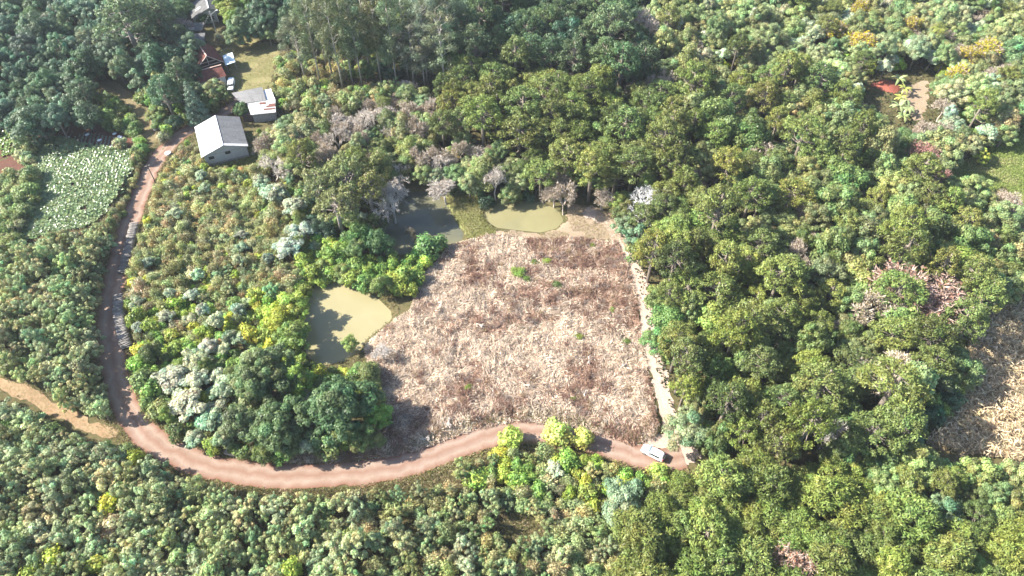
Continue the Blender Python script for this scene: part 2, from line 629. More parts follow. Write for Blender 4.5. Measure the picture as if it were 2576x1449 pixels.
def clump_leaves(rng, centers, radii, n, L, W, hue=0.18, low=-0.5, radial=0.0, flat=0.85, core=0.55, up=0.35):
    """leaves spread through the outer part of each clump; tint differs by clump and by leaf"""
    VS, QS, TS = [], [], []
    off = 0
    for c, r in zip(centers, radii):
        k = max(12, int(n * (r / np.mean(radii)) ** 2))
        d = norm(rng.normal(size=(k * 2, 3)))
        d = d[d[:, 2] > low][:k]
        k = len(d)
        rr = r * (core + (1 - core) * rng.random(k) ** 0.6)[:, None] * (1 + 0.22 * rng.normal(size=(k, 1)) * 0.6)
        P = c + d * rr * np.array([1, 1, flat])
        N = norm(d * 1.25 + rng.normal(size=(k, 3)) * 0.42 + np.array([0, 0, up]))
        tang = None
        if radial:
            # part of the needles point outwards, the rest lie over the tuft like scales
            out_ = rng.random(k) < radial
            tang = np.where(out_[:, None], d + rng.normal(size=(k, 3)) * 0.35, rng.normal(size=(k, 3)) + np.array([0, 0, 0.8]))
            Nr = norm(np.cross(tang, rng.normal(size=(k, 3))))
            N = np.where(out_[:, None], Nr, N)
        V, Q = leaf_quads(P, N, L * (0.7 + 0.6 * rng.random(k)), W * (0.7 + 0.6 * rng.random(k)), rng, tang)
        ct = 1 + hue * 0.9 * rng.normal()
        cr = 1 + hue * 0.6 * rng.normal()
        lt = (1 + 0.22 * rng.normal(size=k)) * ct
        t = np.stack([lt * cr * (1 + 0.08 * rng.normal(size=k)), lt, lt * (1 + 0.06 * rng.normal(size=k))], 1).clip(0.3, 1.9)
        VS.append(V); QS.append(Q + off); TS.append(np.repeat(t, 4, axis=0))
        off += len(V)
    return np.vstack(VS), np.vstack(QS), np.vstack(TS)


def dome_points(rng, n, rx, rz, zlow=-0.15, inner=0.5):
    out = []
    g = math.pi * (3 - math.sqrt(5))
    a0 = rng.random() * 6
    for i in range(n):
        z = zlow + (1 - zlow) * (i + 0.5) / n
        rr = math.sqrt(max(0, 1 - z * z))
        a = a0 + g * i + rng.normal() * 0.25
        s = inner + (1 - inner) * rng.random() ** 0.5
        s *= 1 + 0.12 * rng.normal()
        out.append((math.cos(a) * rr * rx * s, math.sin(a) * rr * rx * s, z * rz * (0.75 + 0.25 * s)))
    return np.array(out)


def lobed_points(rng, n, rx, rz, zlow=-0.3, lobes=5):
    """several overlapping domes of unequal size, so that the outline is uneven"""
    out = []
    a0 = rng.random() * 6.283
    L = [(0, 0, rng.uniform(0.0, 0.3), 0.62)]
    for i in range(lobes):
        a = a0 + 6.283 * i / lobes + rng.normal() * 0.35
        d = rng.uniform(0.42, 0.72)
        L.append((math.cos(a) * d, math.sin(a) * d, rng.uniform(-0.45, 0.25), rng.uniform(0.34, 0.52)))
    w = np.array([l[3] ** 2 for l in L]); w /= w.sum()
    for (x, y, z, r), k in zip(L, np.maximum(3, np.round(w * n)).astype(int)):
        P = dome_points(rng, k, r * rx, r * rz * 1.25, zlow, 0.6)
        out.append(P + np.array([x * rx, y * rx, z * rz]))
    return np.vstack(out)


# kinds of plants: list of (trunk mesh, crown mesh, height, crown radius, extra mesh or None)
KIND = {}


def limb_path(a, b, rng, sag=0.3, n=4):
    a = np.array(a, float); b = np.array(b, float)
    P = []
    for i in range(n):
        t = i / (n - 1)
        p = a + (b - a) * t
        p[2] -= sag * math.sin(math.pi * t)
        if 0 < i < n - 1:
            p += rng.normal(size=3) * 0.12
        P.append(p)
    return P


def make_broad(seed, Hh, Rr, nclump, nleaf, L, W, cr=0.34, rzf=0.75, hue=0.2, flat=0.8, mat='leaf', low=-0.45, zlow=-0.2, lobes=5):
    rng = np.random.default_rng(seed)
    rz = Rr * rzf
    cz = Hh - rz - Rr * cr * 0.6
    C = lobed_points(rng, nclump, Rr * (1 - cr * 0.5), rz, zlow, lobes)
    nclump = len(C)
    C[:, 2] += cz
    rad = Rr * cr * (0.55 + 0.7 * rng.random(nclump))
    V, Q, T = clump_leaves(rng, C, rad, nleaf, L, W, hue, low, flat=flat)
    crown = mesh_np('crown_leaves', V, Q, mat=mat, tint=T)
    mb = MB()
    tr = 0.022 * Hh + 0.05
    top = cz - rz * 0.15
    lean = rng.normal(size=2) * 0.25
    mb.tube([(0, 0, -0.3), (lean[0] * 0.3, lean[1] * 0.3, top * 0.5), (lean[0], lean[1], top)], [tr * 1.25, tr, tr * 0.75], 7)
    for i in rng.choice(nclump, min(9, nclump), replace=False):
        P = limb_path((lean[0], lean[1], top * 0.92), C[i], rng, 0.25)
        mb.tube(P, [tr * 0.5, tr * 0.38, tr * 0.25, tr * 0.12], 5)
    return mb.mesh('trunk_limbs', 'bark', True), crown, Hh, Rr, None


def make_arau(seed, Hh, Rr, ntuft, tr_, nleaf=85, dome=0.55, L=0.62, W=0.17):
    """Parana pine: straight trunk, whorled limbs ending in round tufts"""
    rng = np.random.default_rng(seed)
    C = []
    whorls = 6
    cz = Hh - Rr * dome - 0.6
    n = 0
    mb = MB()
    rt = 0.02 * Hh + 0.08
    mb.tube([(0, 0, -0.3), (0, 0, Hh * 0.5), (0, 0, Hh - 1.0)], [rt * 1.2, rt, rt * 0.45], 7)
    D = []
    sx_, sy_ = rng.uniform(0.85, 1.15), rng.uniform(0.85, 1.15)
    tries = 0
    while len(D) < ntuft and tries < 4000:
        tries += 1
        q = math.sqrt(rng.random()); a = rng.random() * 6.283
        z = math.sqrt(max(0, 1 - q * q)) * (0.72 + 0.28 * rng.random()) - (0.35 * rng.random() if q > 0.6 else 0.0) - (0.6 if rng.random() < 0.22 else 0.0)
        p = np.array([math.cos(a) * q * (Rr - tr_ * 0.5) * sx_, math.sin(a) * q * (Rr - tr_ * 0.5) * sy_, z * Rr * dome])
        if all(np.linalg.norm((p - o_) * np.array([1, 1, 0.8])) > tr_ * 1.12 for o_ in D):
            D.append(p)
    D = np.array(D); ntuft = len(D)
    D[:, 2] += cz
    rad = tr_ * (0.7 + 0.55 * rng.random(len(D)))
    V, Q, T = clump_leaves(rng, D, rad, nleaf, L, W, 0.09, -0.55, radial=0.35, flat=0.8, core=0.45)
    crown = mesh_np('tufts', V, Q, mat='needle', tint=T)
    for c in D[:ntuft:1]:
        r_ = math.hypot(c[0], c[1])
        z0 = min(c[2] - 0.15 * r_, Hh - 1.2) - 0.3
        P = limb_path((0, 0, z0), (c[0], c[1], c[2] - 0.2), rng, 0.35 + 0.05 * r_)
        mb.tube(P, [rt * 0.32, rt * 0.28, rt * 0.22, rt * 0.12], 4, False)
    return mb.mesh('trunk_limbs', 'bark', True), crown, Hh, Rr, None


def branch_mesh(seed, Hh, Rr, levels=4, kids=4, w=0.045, spread=0.75, first=0.35):
    """bare branching crown: returns MB for trunk, MB for branches, tip points"""
    rng = np.random.default_rng(seed)
    mt, mbr = MB(), MB()
    tips = []
    r0 = 0.02 * Hh + 0.08

    def grow(p, d, L, r, lev):
        d = d / np.linalg.norm(d)
        q = p + d * L
        mid = p + d * L * 0.5 + rng.normal(size=3) * L * 0.07
        (mt if lev == 0 else mbr).tube([p, mid, q], [r, r * 0.85, r * 0.66], 5 if lev < 2 else 3, False)
        if lev >= levels:
            tips.append((q, d))
            return
        k = kids if lev else kids + 1
        for i in range(k):
            a = rng.normal(size=3)
            a -= d * np.dot(a, d)
            a /= np.linalg.norm(a) + 1e-6
            nd = d * (1 - spread * 0.35) + a * spread * (0.7 + 0.5 * rng.random()) + np.array([0, 0, 0.22])
            st = p + (q - p) * (0.55 + 0.45 * rng.random()) if (i and lev) else q
            grow(st, nd, L * (0.62 + 0.2 * rng.random()) * (1.0 if lev else Rr / (Hh * first) * 0.62), max(w * 0.5, r * 0.6), lev + 1)

    grow(np.array([0, 0, -0.2]), np.array([rng.normal() * 0.08, rng.normal() * 0.08, 1.0]), Hh * first, r0, 0)
    return mt, mbr, tips, rng


def make_bare(seed, Hh, Rr, levels=4, kids=4, leaf=0, L=0.35, W=0.25, spread=0.75, w=0.05):
    mt, mbr, tips, rng = branch_mesh(seed, Hh, Rr, levels, kids, w, spread)
    # fine twigs as thin slivers
    C, N, T = [], [], []
    for q, d in tips:
        for k in range(4):
            t = d + rng.normal(size=3) * 0.6
            t /= np.linalg.norm(t)
            C.append(q + t * 0.35); T.append(t); N.append(np.cross(t, rng.normal(size=3)))
    C, N, T = np.array(C), norm(np.array(N)), np.array(T)
    V, Q = leaf_quads(C, N, 0.9, 0.09, rng, T)
    n0 = len(mbr.v)
    mbr.v += [tuple(v) for v in V]
    mbr.f += [tuple(int(i) + n0 for i in q) for q in Q]
    extra = None
    if leaf:
        P = np.array([t[0] for t in tips])
        idx = rng.integers(0, len(P), leaf)
        C = P[idx] + rng.normal(size=(leaf, 3)) * 0.35
        N = norm(rng.normal(size=(leaf, 3)) + np.array([0, 0, 0.6]))
        V, Q = leaf_quads(C, N, L * (0.7 + 0.6 * rng.random(leaf)), W, rng)
        lt = (1 + 0.25 * rng.normal(size=(leaf, 1))).clip(0.4, 1.7)
        T = np.repeat(np.hstack([lt * (1 + 0.1 * rng.normal(size=(leaf, 1))), lt, lt]), 4, axis=0)
        extra = mesh_np('sparse_leaves', V, Q, mat='leaf', tint=T)
    z = max(v[2] for v in mbr.v)
    rr = np.percentile(np.hypot(*np.array(mbr.v)[:, :2].T), 95)
    return mt.mesh('trunk', 'bark', True), mbr.mesh('branches', 'bark'), z, rr, extra


def make_euc(seed, Hh, Rr, nclump, nleaf):
    rng = np.random.default_rng(seed)
    mb = MB()
    bend = rng.normal(size=2) * 0.5
    ax = lambda z: np.array([bend[0] * (z / Hh) ** 2, bend[1] * (z / Hh) ** 2, z])
    rt = 0.26
    mb.tube([ax(-0.3) , ax(Hh * .3), ax(Hh * .6), ax(Hh * .95)], [rt, rt * .8, rt * .55, rt * .12], 7)
    C, rad = [], []
    for i in range(nclump):
        t = 0.38 + 0.62 * (i + rng.random()) / nclump
        a = i * 2.4 + rng.normal() * 0.4
        prof = Rr * (0.45 + 0.75 * math.sin(math.pi * min(1, (t - 0.3) / 0.78))) * (0.5 + 0.5 * rng.random())
        c = ax(Hh * t) + np.array([math.cos(a) * prof, math.sin(a) * prof, rng.normal() * 0.5])
        C.append(c); rad.append(Rr * (0.33 + 0.2 * rng.random()) * (1.1 - 0.35 * t))
        mb.tube(limb_path(ax(Hh * t - 1.5 - prof * 0.4), c, rng, -0.1), [0.09, 0.07, 0.05, 0.03], 4, False)
    V, Q, T = clump_leaves(rng, np.array(C), np.array(rad), nleaf, 0.46, 0.2, 0.16, -0.8, flat=1.15, core=0.3, up=0.1)
    return mb.mesh('trunk_limbs', 'bark', True), mesh_np('crown_leaves', V, Q, mat='leaf', tint=T), Hh, Rr, None


def make_cone(seed, Hh, Rr):
    rng = np.random.default_rng(seed)
    C, rad = [], []
    for i in range(60):
        t = (i + 0.5) / 60
        z = 0.8 + (Hh - 1.2) * t
        rr = Rr * (1 - t) ** 0.8 * 0.85
        a = i * 2.4
        C.append((math.cos(a) * rr, math.sin(a) * rr, z)); rad.append(0.35 + 0.75 * (1 - t))
    V, Q, T = clump_leaves(rng, np.array(C), np.array(rad), 90, 0.4, 0.15, 0.15, -0.7, core=0.3)
    mb = MB()
    mb.tube([(0, 0, -0.3), (0, 0, Hh * 0.95)], [0.28, 0.05], 7)
    return mb.mesh('trunk', 'bark', True), mesh_np('crown_leaves', V, Q, mat='needle', tint=T), Hh, Rr, None


def make_shrub(seed, Hh, Rr, nclump, nleaf, L, W, upright=0.0, hue=0.2, mat='leaf', sparse_wood=0):
    rng = np.random.default_rng(seed)
    C = dome_points(rng, nclump, Rr * 0.72, Hh * 0.5, -0.5, 0.45)
    C[:, 2] += Hh * 0.48
    rad = Rr * 0.42 * (0.7 + 0.6 * rng.random(nclump))
    V, Q, T = clump_leaves(rng, C, rad, nleaf, L, W, hue, -0.6, radial=upright, flat=0.9, core=0.3)
    mb = MB()
    for i in range(min(nclump, 6 + sparse_wood)):
        mb.tube(limb_path((rng.normal() * 0.12, rng.normal() * 0.12, -0.2), C[i % nclump], rng, 0.0), [0.06, 0.045, 0.035, 0.02], 4, False)
    Q = np.vstack([Q, np.array(mb.f) + len(V)])
    V = np.vstack([V, np.array(mb.v)])
    T = np.vstack([T, np.tile([1.1, 0.75, 0.7], (len(mb.v), 1))])
    return None, mesh_np('shrub_leaves', V, Q, mat=mat, tint=T), Hh, Rr, None


KIND['arau'] = [make_arau(20 + i, 12.5 + 0.5 * i, 4.2 + 0.25 * (i % 3), 40 + 4 * (i % 3), 0.86, 88, 0.72 + 0.12 * (i % 3), 0.5, 0.2) for i in range(6)]
KIND['araY'] = [make_arau(40 + i, 9.0, 3.0, 24 + 3 * i, 0.86, 130, 0.85, 0.5, 0.17) for i in range(5)]
KIND['broad'] = [make_broad(60 + i, 9, 4.1, 36 + 2 * i, 165, 0.40, 0.27, 0.25 + 0.02 * (i % 3), 0.8 + 0.12 * (i % 3), zlow=-0.4, lobes=3 + i % 4) for i in range(8)]
KIND['fine'] = [make_broad(80 + i, 9, 4.0, 46, 190, 0.30, 0.2, 0.21, 0.9, 0.14, zlow=-0.4, lobes=4 + i % 3) for i in range(6)]
KIND['big'] = [make_broad(90 + i, 12, 6.8, 110, 230, 0.42, 0.28, 0.165, 0.75, 0.16, zlow=-0.45, lobes=7) for i in range(3)]
KIND['silver'] = [make_broad(100 + i, 7.5, 3.2, 22, 120, 0.58, 0.38, 0.3, 0.7, 0.16) for i in range(3)]
KIND['euc'] = [make_euc(110 + i, 25 + i, 3.6, 30, 190) for i in range(4)]
KIND['cone'] = [make_cone(120, 13, 2.7)]
KIND['brac'] = [make_broad(130 + i, 5.4, 2.15, 30, 66, 0.34, 0.15, 0.2, 1.15, 0.18, 1.0, low=-0.7, zlow=-0.6, lobes=3 + i % 3) for i in range(8)]
KIND['scrub'] = [make_shrub(150 + i, 2.4, 1.4, 13, 80, 0.32, 0.12, 0.35, 0.2) for i in range(5)]
KIND['bush'] = [make_shrub(160 + i, 2.8, 1.75, 14, 90, 0.36, 0.25, 0.0, 0.22) for i in range(5)]
KIND['bare'] = [make_bare(170 + i, 10, 4.4, 4, 4) for i in range(4)]
KIND['sparse'] = [make_bare(180 + i, 10, 4.4, 4, 4, 1100) for i in range(4)]
KIND['yellow'] = [make_bare(190 + i, 9, 3.3, 4, 4, 2100, 0.4, 0.3, 0.6) for i in range(2)]

# ------------------------------------------------------------------ the ground and what is laid on it
far = [300.0, 500.0, 1000.0, 2500.0, 5000.0]
xs = np.concatenate([[-f for f in reversed(far)], GX, far])
ys = np.concatenate([[-5000, -2000, -600, -200, -60, 0.0], GY, far])
gx, gy = np.meshgrid(xs, ys)
gz = hgt(gx, gy)
nx, ny = len(xs), len(ys)
idx = np.arange(nx * ny).reshape(ny, nx)
Q = np.stack([idx[:-1, :-1], idx[:-1, 1:], idx[1:, 1:], idx[1:, :-1]], -1).reshape(-1, 4)
ground = obj('ground', mesh_np('ground', np.stack([gx, gy, gz], -1).reshape(-1, 3), Q, mat='scrub_ground', smooth_=True))
tag(ground, kind='structure')


def patch(name, P, mat, dz, cell=0.45, rag=0.6, water=None):
    x = np.arange(P[:, 0].min() - 2, P[:, 0].max() + 2, cell)
    y = np.arange(P[:, 1].min() - 2, P[:, 1].max() + 2, cell)
    X, Y = np.meshgrid(x, y)
    s = sdf(P, X, Y) + rag * 2 * (vnoise(X, Y, 1.7, 9) - 0.5) + rag * (vnoise(X, Y, 0.6, 10) - 0.5)
    keep = (s[:-1, :-1] + s[1:, 1:] + s[:-1, 1:] + s[1:, :-1]) < 0
    if water is not None:
        keep = (s[:-1, :-1] + s[1:, 1:] + s[:-1, 1:] + s[1:, :-1]) < 8 * 1.0
    n1, n0 = X.shape
    idx = np.arange(n0 * n1).reshape(n1, n0)
    Q = np.stack([idx[:-1, :-1], idx[:-1, 1:], idx[1:, 1:], idx[1:, :-1]], -1)[keep]
    used = np.unique(Q)
    remap = np.full(n0 * n1, -1); remap[used] = np.arange(len(used))
    Z = hgt(X, Y) + dz if water is None else np.full(X.shape, water)
    V = np.stack([X, Y, Z], -1).reshape(-1, 3)[used]
    o = obj(name, mesh_np(name, V, remap[Q], mat=mat, smooth_=True))
    return tag(o, kind='structure')


patch('meadow', G['meadow'], 'meadow_green', 0.03, 0.8, 1.2)
patch('grass_margin', G['strip'], 'meadow_green', 0.035, 0.8, 1.0)
patch('glade', G['glade'], 'bank_earth', 0.035, 0.6, 0.8)
patch('heap_of_red_soil', G['redsoil'], 'red_heap', 0.05, 0.4, 0.8)
patch('farmyard', G['yard'], 'yard_grass', 0.03, 0.6, 0.9)
patch('shed_yard', G['shedyard'], 'bank_grass', 0.03, 0.6, 1.0)
patch('crop_field', G['crop'], 'red_soil', 0.04, 0.5, 0.5)
patch('seed_bed', G['bed'], 'red_soil', 0.045, 0.5, 0.5)
patch('vegetable_plot', G['crop2'], 'red_soil', 0.04, 0.5, 0.5)
patch('bare_soil_strip', G['soil2'], 'red_soil', 0.05, 0.5, 0.7)
patch('corn_field', G['corn'], 'corn_soil', 0.04, 0.6, 1.0)
patch('pond_bank', G['clearing'], 'bank_earth', 0.03, 0.45, 0.6)
patch('grassy_dam', G['grassbank'], 'bank_grass', 0.035, 0.45, 0.5)
patch('dry_field', G['field'], 'straw_ground', 0.04, 0.45, 0.5)
patch('turning_place', G['carpark'], 'dirt_pale', 0.05, 0.4, 0.6)
for nm, k, mt in (('pond_water', 'pond_a', 'water_khaki'), ('pond_water', 'pond_b', 'water_shaded'), ('pond_water', 'pond_c', 'water_olive')):
    patch(nm, G[k], mt, 0, 0.8, 0.0, water=WATER_Z)


def ribbon(name, line, width, mat, dz, rag=0.25, nacross=9, camber=0.0):
    n = len(line)
    d = np.gradient(line, axis=0)
    d /= np.linalg.norm(d, axis=1, keepdims=True) + 1e-9
    nr = np.column_stack([d[:, 1], -d[:, 0]])
    V, U = [], []
    s = np.arange(n)
    wl = width / 2 + rag * 2 * (vnoise(s, s * 0 + 3, 3.1, 12) - 0.5) + rag * (vnoise(s, s * 0 + 1, 1.2, 14) - 0.5)
    wr = width / 2 + rag * 2 * (vnoise(s, s * 0 + 7, 3.1, 13) - 0.5) + rag * (vnoise(s, s * 0 + 5, 1.2, 15) - 0.5)
    for i in range(nacross):
        t = i / (nacross - 1)
        off = -wl + (wl + wr) * t
        P = line + nr * off[:, None]
        rut = -0.05 * (math.exp(-((t - 0.27) / 0.08) ** 2) + math.exp(-((t - 0.7) / 0.08) ** 2))
        V.append(np.column_stack([P, hgt(P[:, 0], P[:, 1]) + dz + rut]))
        U.append(np.full(n, t))
    V = np.stack(V, 1)
    idx = np.arange(n * nacross).reshape(n, nacross)
    Q = np.stack([idx[:-1, :-1], idx[:-1, 1:], idx[1:, 1:], idx[1:, :-1]], -1).reshape(-1, 4)[:, ::-1]
    me = mesh_np(name, V.reshape(-1, 3), Q, mat=mat, smooth_=True)
    a = me.attributes.new('across', 'FLOAT', 'POINT')
    a.data.foreach_set('value', np.stack(U, 1).ravel().astype(np.float32))
    return tag(obj(name, me), kind='structure')


def dense(line):
    s = np.concatenate([[0], np.cumsum(np.hypot(*np.diff(line, axis=0).T))])
    q = np.arange(0, s[-1], 0.5)
    return np.column_stack([np.interp(q, s, line[:, 0]), np.interp(q, s, line[:, 1])])


ribbon('road', dense(ROAD), 4.9, 'road_dirt', 0.10, 0.55, 21)
ribbon('grass_track', dense(TRACK), 4.0, 'dirt_grass', 0.07, 0.5)
ribbon('side_track', dense(SIDE), 2.2, 'dirt_side', 0.07, 0.4)
ribbon('field_path', dense(PATH), 3.1, 'dirt_pale', 0.075, 0.5)

# ------------------------------------------------------------------ buildings
SHED_POLY_PX = [(485, 325), (538, 293), (603, 293), (628, 370), (628, 400), (525, 418), (505, 392)]


def frame_at(o, ux, uy):
    """matrix of a local frame: x along (ux,uy), y to its left"""
    l = math.hypot(ux, uy)
    return math.atan2(uy / l, ux / l)


def corrugated(mb, A, B, C, D, pitch=0.33, amp=0.035, t=0.05):
    """roof sheet: A-B along the eave, D-C along the ridge, waves run down the slope"""
    A, B, C, D = map(Vector, (A, B, C, D))
    n = max(4, int((B - A).length / pitch * 2))
    up = (B - A).cross(D - A).normalized()
    if up.z < 0:
        up = -up
    base = len(mb.v)
    for i in range(n + 1):
        f = i / n
        w = amp * (1 if i % 2 else -1)
        for P, Qq in ((A, B), (D, C)):
            mb.v.append(tuple(P.lerp(Qq, f) + up * w))
        for P, Qq in ((A, B), (D, C)):
            mb.v.append(tuple(P.lerp(Qq, f) - up * t))
    for i in range(n):
        a = base + i * 4; b2 = a + 4
        mb.f += [(a, b2, b2 + 1, a + 1), (a + 2, a + 3, b2 + 3, b2 + 2), (a, a + 2, b2 + 2, b2), (a + 1, b2 + 1, b2 + 3, a + 3)]
    mb.f += [(base, base + 1, base + 3, base + 2), (base + n * 4, base + n * 4 + 2, base + n * 4 + 3, base + n * 4 + 1)]
    return mb


def sheeted(r, A, B, C, D, cols, rows_, tone, var, seed, dz=0.0):
    """a slope laid with single corrugated sheets: A-B eave, D-C ridge; each sheet a part"""
    rg = random.Random(seed)
    A, B, C, D = map(Vector, (A, B, C, D))
    for i in range(cols):
        for j in range(rows_):
            f0, f1 = i / cols, (i + 1) / cols + 0.012
            g0, g1 = j / rows_ - (0.015 if j else 0), (j + 1) / rows_
            P = lambda f, g: A.lerp(B, f).lerp(D.lerp(C, f), g) + Vector((0, 0, 0.018 * (rows_ - j) + 0.006 * (i % 2) + dz))
            o = corrugated(MB(), P(f0, g0), P(f1, g0), P(f1, g1), P(f0, g1), 0.2, 0.022, 0.012).build('roof_sheet', 'sheet', r)
            v = tone * rg.uniform(1 - var, 1 + var)
            o.color = (v, v, v * 1.01, 1)


# big shed by the road: local x along the front gable, y to the back
r = root('shed', (-76.4, 140.6, 0), frame_at(None, 10.5, 4.5), label='big concrete block shed with bright metal gable roof beside the dirt road', cat='shed')
W_, D_, EZ, AZ = 11.4, 13.4, 3.5, 5.5
ox, oy = 0.55, 0.9
wl0, wl1, wy0, wy1 = ox, W_ - ox, oy, D_ - 0.5
mx_ = W_ / 2
rz_ = lambda x: EZ + (AZ - EZ) * (1 - abs(x - mx_) / mx_)
mb = MB()
zt = -0.12
mb.poly((wl0, wy0, 0.55), (wl1, wy0, 0.55), (wl1, wy0, rz_(wl1) + zt), (mx_, wy0, AZ + zt), (wl0, wy0, rz_(wl0) + zt))
mb.poly((wl1, wy1, 0.55), (wl0, wy1, 0.55), (wl0, wy1, rz_(wl0) + zt), (mx_, wy1, AZ + zt), (wl1, wy1, rz_(wl1) + zt))
mb.poly((wl0, wy1, 0.55), (wl0, wy0, 0.55), (wl0, wy0, rz_(wl0) + zt), (wl0, wy1, rz_(wl0) + zt))
mb.poly((wl1, wy0, 0.55), (wl1, wy1, 0.55), (wl1, wy1, rz_(wl1) + zt), (wl1, wy0, rz_(wl1) + zt))
wall = mb.build('wall', 'block_wall', r)
# courses of block joints standing slightly proud on the front
for k, z in enumerate((2.9,)):
    MB().box(wl0, wl1, wy0 - 0.03, wy0 - 0.004, z, z + 0.14).build('tie_beam', 'plinth', wall)
MB().box(wl0 - 0.06, wl1 + 0.06, wy0 - 0.06, wy1 + 0.06, -0.6, 0.55).build('plinth', 'plinth', r)
sheeted(r, (0, 0, EZ), (0, D_, EZ), (mx_, D_, AZ), (mx_, 0, AZ), 12, 2, 0.50, 0.05, 1)  # slope towards the sun: its lit look is put into a brighter tone
sheeted(r, (W_, 0.9, EZ), (W_, D_, EZ), (mx_, D_, AZ), (mx_, 0.9, AZ), 11, 3, 0.19, 0.12, 2)  # other slope: same roofing, darker tone standing in for grazing sun
sheeted(r, (W_, 0, EZ), (W_, 1.0, EZ), (mx_, 1.0, AZ), (mx_, 0, AZ), 1, 3, 0.66, 0.03, 3, 0.03)
mb = MB(); mb.beam((mx_, -0.02, AZ + 0.06), (mx_, D_ + 0.02, AZ + 0.06), 0.34, 0.07); mb.build('ridge_cap', 'roof_bright', r)
for x, z in ((1.5, 2.15), (5.6, 2.55)):
    f = MB().box(x, x + 1.25, wy0 - 0.05, wy0 + 0.1, z - 0.42, z + 0.42).build('window', 'opening', r)
    MB().box(x - 0.08, x + 1.33, wy0 - 0.09, wy0 - 0.055, z - 0.52, z - 0.43).build('sill', 'concrete', f)

# low barn behind it: grey roof, patched white roof over a stone wall
r = root('patched_barn', (-70.0, 159.6, 0), frame_at(None, 5.4, 1.0), label='low stone barn roofed with white sheets and rusty patches behind the big shed', cat='barn')
MB().box(1.2, 7.0, 0.3, 4.4, -0.4, 2.55).build('wall', 'stone_wall', r)
MB().box(-1.6, 1.1, 1.0, 4.2, -0.4, 2.0).build('side_shed', 'dark_wood', r)
sheeted(r, (1.0, -0.3, 2.7), (7.3, -0.3, 2.7), (7.3, 4.6, 3.5), (-0.2, 4.6, 3.5), 7, 2, 0.42, 0.15, 6)
sl = lambda y: 2.7 + (y + 0.3) * 0.8 / 4.9 + 0.11
for i, (x0, x1, y0, y1) in enumerate(((4.3, 7.2, 0.9, 1.4), (5.0, 7.35, 1.9, 2.5), (3.2, 4.8, 3.2, 3.9), (5.6, 7.3, 2.5, 3.0))):
    mb = MB(); mb.slab([(x0, y0, sl(y0)), (x1, y0, sl(y0)), (x1, y1, sl(y1)), (x0, y1, sl(y1))], 0.02); mb.build('rusty_sheet', 'rust', r)
r = root('grey_roofed_store', (-74.4, 163.2, 0), frame_at(None, 6.8, 2.4), label='store with weathered grey roof against the patched barn', cat='barn')
MB().box(0.3, 8.0, 0.9, 5.0, -0.4, 2.9).build('wall', 'dark_wood', r)
sheeted(r, (2.0, -0.6, 3.55), (8.4, -1.2, 3.55), (8.2, 4.4, 4.3), (0.2, 4.2, 4.3), 7, 2, 0.155, 0.12, 5)
corrugated(MB(), (8.5, -0.9, 3.2), (10.8, -0.9, 3.2), (10.4, 3.6, 3.8), (8.3, 3.6, 3.8)).build('lean_to_roof', 'zinc', r)
MB().box(8.2, 10.3, -0.1, 3.2, -0.4, 3.1).build('lean_to_wall', 'cream_wall', r)


def gable_house(r, w, d, ez, az, wallmat, roofmats, ov=0.5, wallin=0.35):
    """local x across the gable, y to the back; ridge along y"""
    mx = w / 2
    rz = lambda x: ez + (az - ez) * (1 - abs(x - mx) / mx) - 0.1
    a, b_, c, e = wallin, w - wallin, ov, d - ov
    mb = MB()
    mb.poly((a, c, -0.4), (b_, c, -0.4), (b_, c, rz(b_)), (mx, c, rz(mx)), (a, c, rz(a)))
    mb.poly((b_, e, -0.4), (a, e, -0.4), (a, e, rz(a)), (mx, e, rz(mx)), (b_, e, rz(b_)))
    mb.poly((a, e, -0.4), (a, c, -0.4), (a, c, rz(a)), (a, e, rz(a)))
    mb.poly((b_, c, -0.4), (b_, e, -0.4), (b_, e, rz(b_)), (b_, c, rz(b_)))
    wl = mb.build('wall', wallmat, r)
    corrugated(MB(), (0, 0, ez), (0, d, ez), (mx, d, az), (mx, 0, az), 0.3, 0.04).build('roof_slope', roofmats[0], r)
    corrugated(MB(), (w, 0, ez), (w, d, ez), (mx, d, az), (mx, 0, az), 0.3, 0.04).build('roof_slope', roofmats[1], r)
    mb = MB(); mb.beam((mx, -0.02, az + 0.07), (mx, d + 0.02, az + 0.07), 0.36, 0.09); mb.build('ridge_cap', roofmats[2], r)
    return wl


# tile-roofed farmhouse: the front wing
r = root('tiled_wing', (-88.6, 173.2, 0), frame_at(None, 7.6, 4.4), label='long low house wing with dark red tile roof behind the white pickup', cat='house')
mb = MB()
for (x0, x1, y0, y1) in ((0.4, 9.2, 0.5, 4.6),):
    mb.box(x0, x1, y0, y1, -0.4, 2.6)
wl = mb.build('wall', 'white_wall', r)
corrugated(MB(), (0, 0, 2.75), (9.7, 0, 2.75), (9.5, 3.1, 4.6), (-0.2, 3.1, 4.6), 0.3, 0.04).build('roof_slope', 'roof_tile', r)
corrugated(MB(), (9.5, 5.4, 3.0), (-0.2, 5.4, 3.0), (-0.2, 3.1, 4.6), (9.5, 3.1, 4.6), 0.3, 0.04).build('roof_slope', 'roof_tile', r)
mb = MB(); mb.beam((-0.25, 3.1, 4.67), (9.55, 3.1, 4.67), 0.34, 0.09); mb.build('ridge_cap', 'tile_ridge', r)
MB().poly((0.4, 0.5, 2.6), (0.4, 4.6, 2.6), (0.4, 4.3, 3.5), (0.4, 3.1, 4.5)).build('gable', 'grey_wood', r)
MB().poly((9.2, 4.6, 2.6), (9.2, 0.5, 2.6), (9.2, 3.1, 4.5), (9.2, 4.3, 3.5)).build('gable', 'grey_wood', r)
MB().box(6.6, 7.6, 0.44, 0.6, 0.0, 2.1).build('door', 'opening', r)
MB().box(4.0, 5.2, 0.44, 0.6, 1.0, 2.1).build('window', 'opening', r)
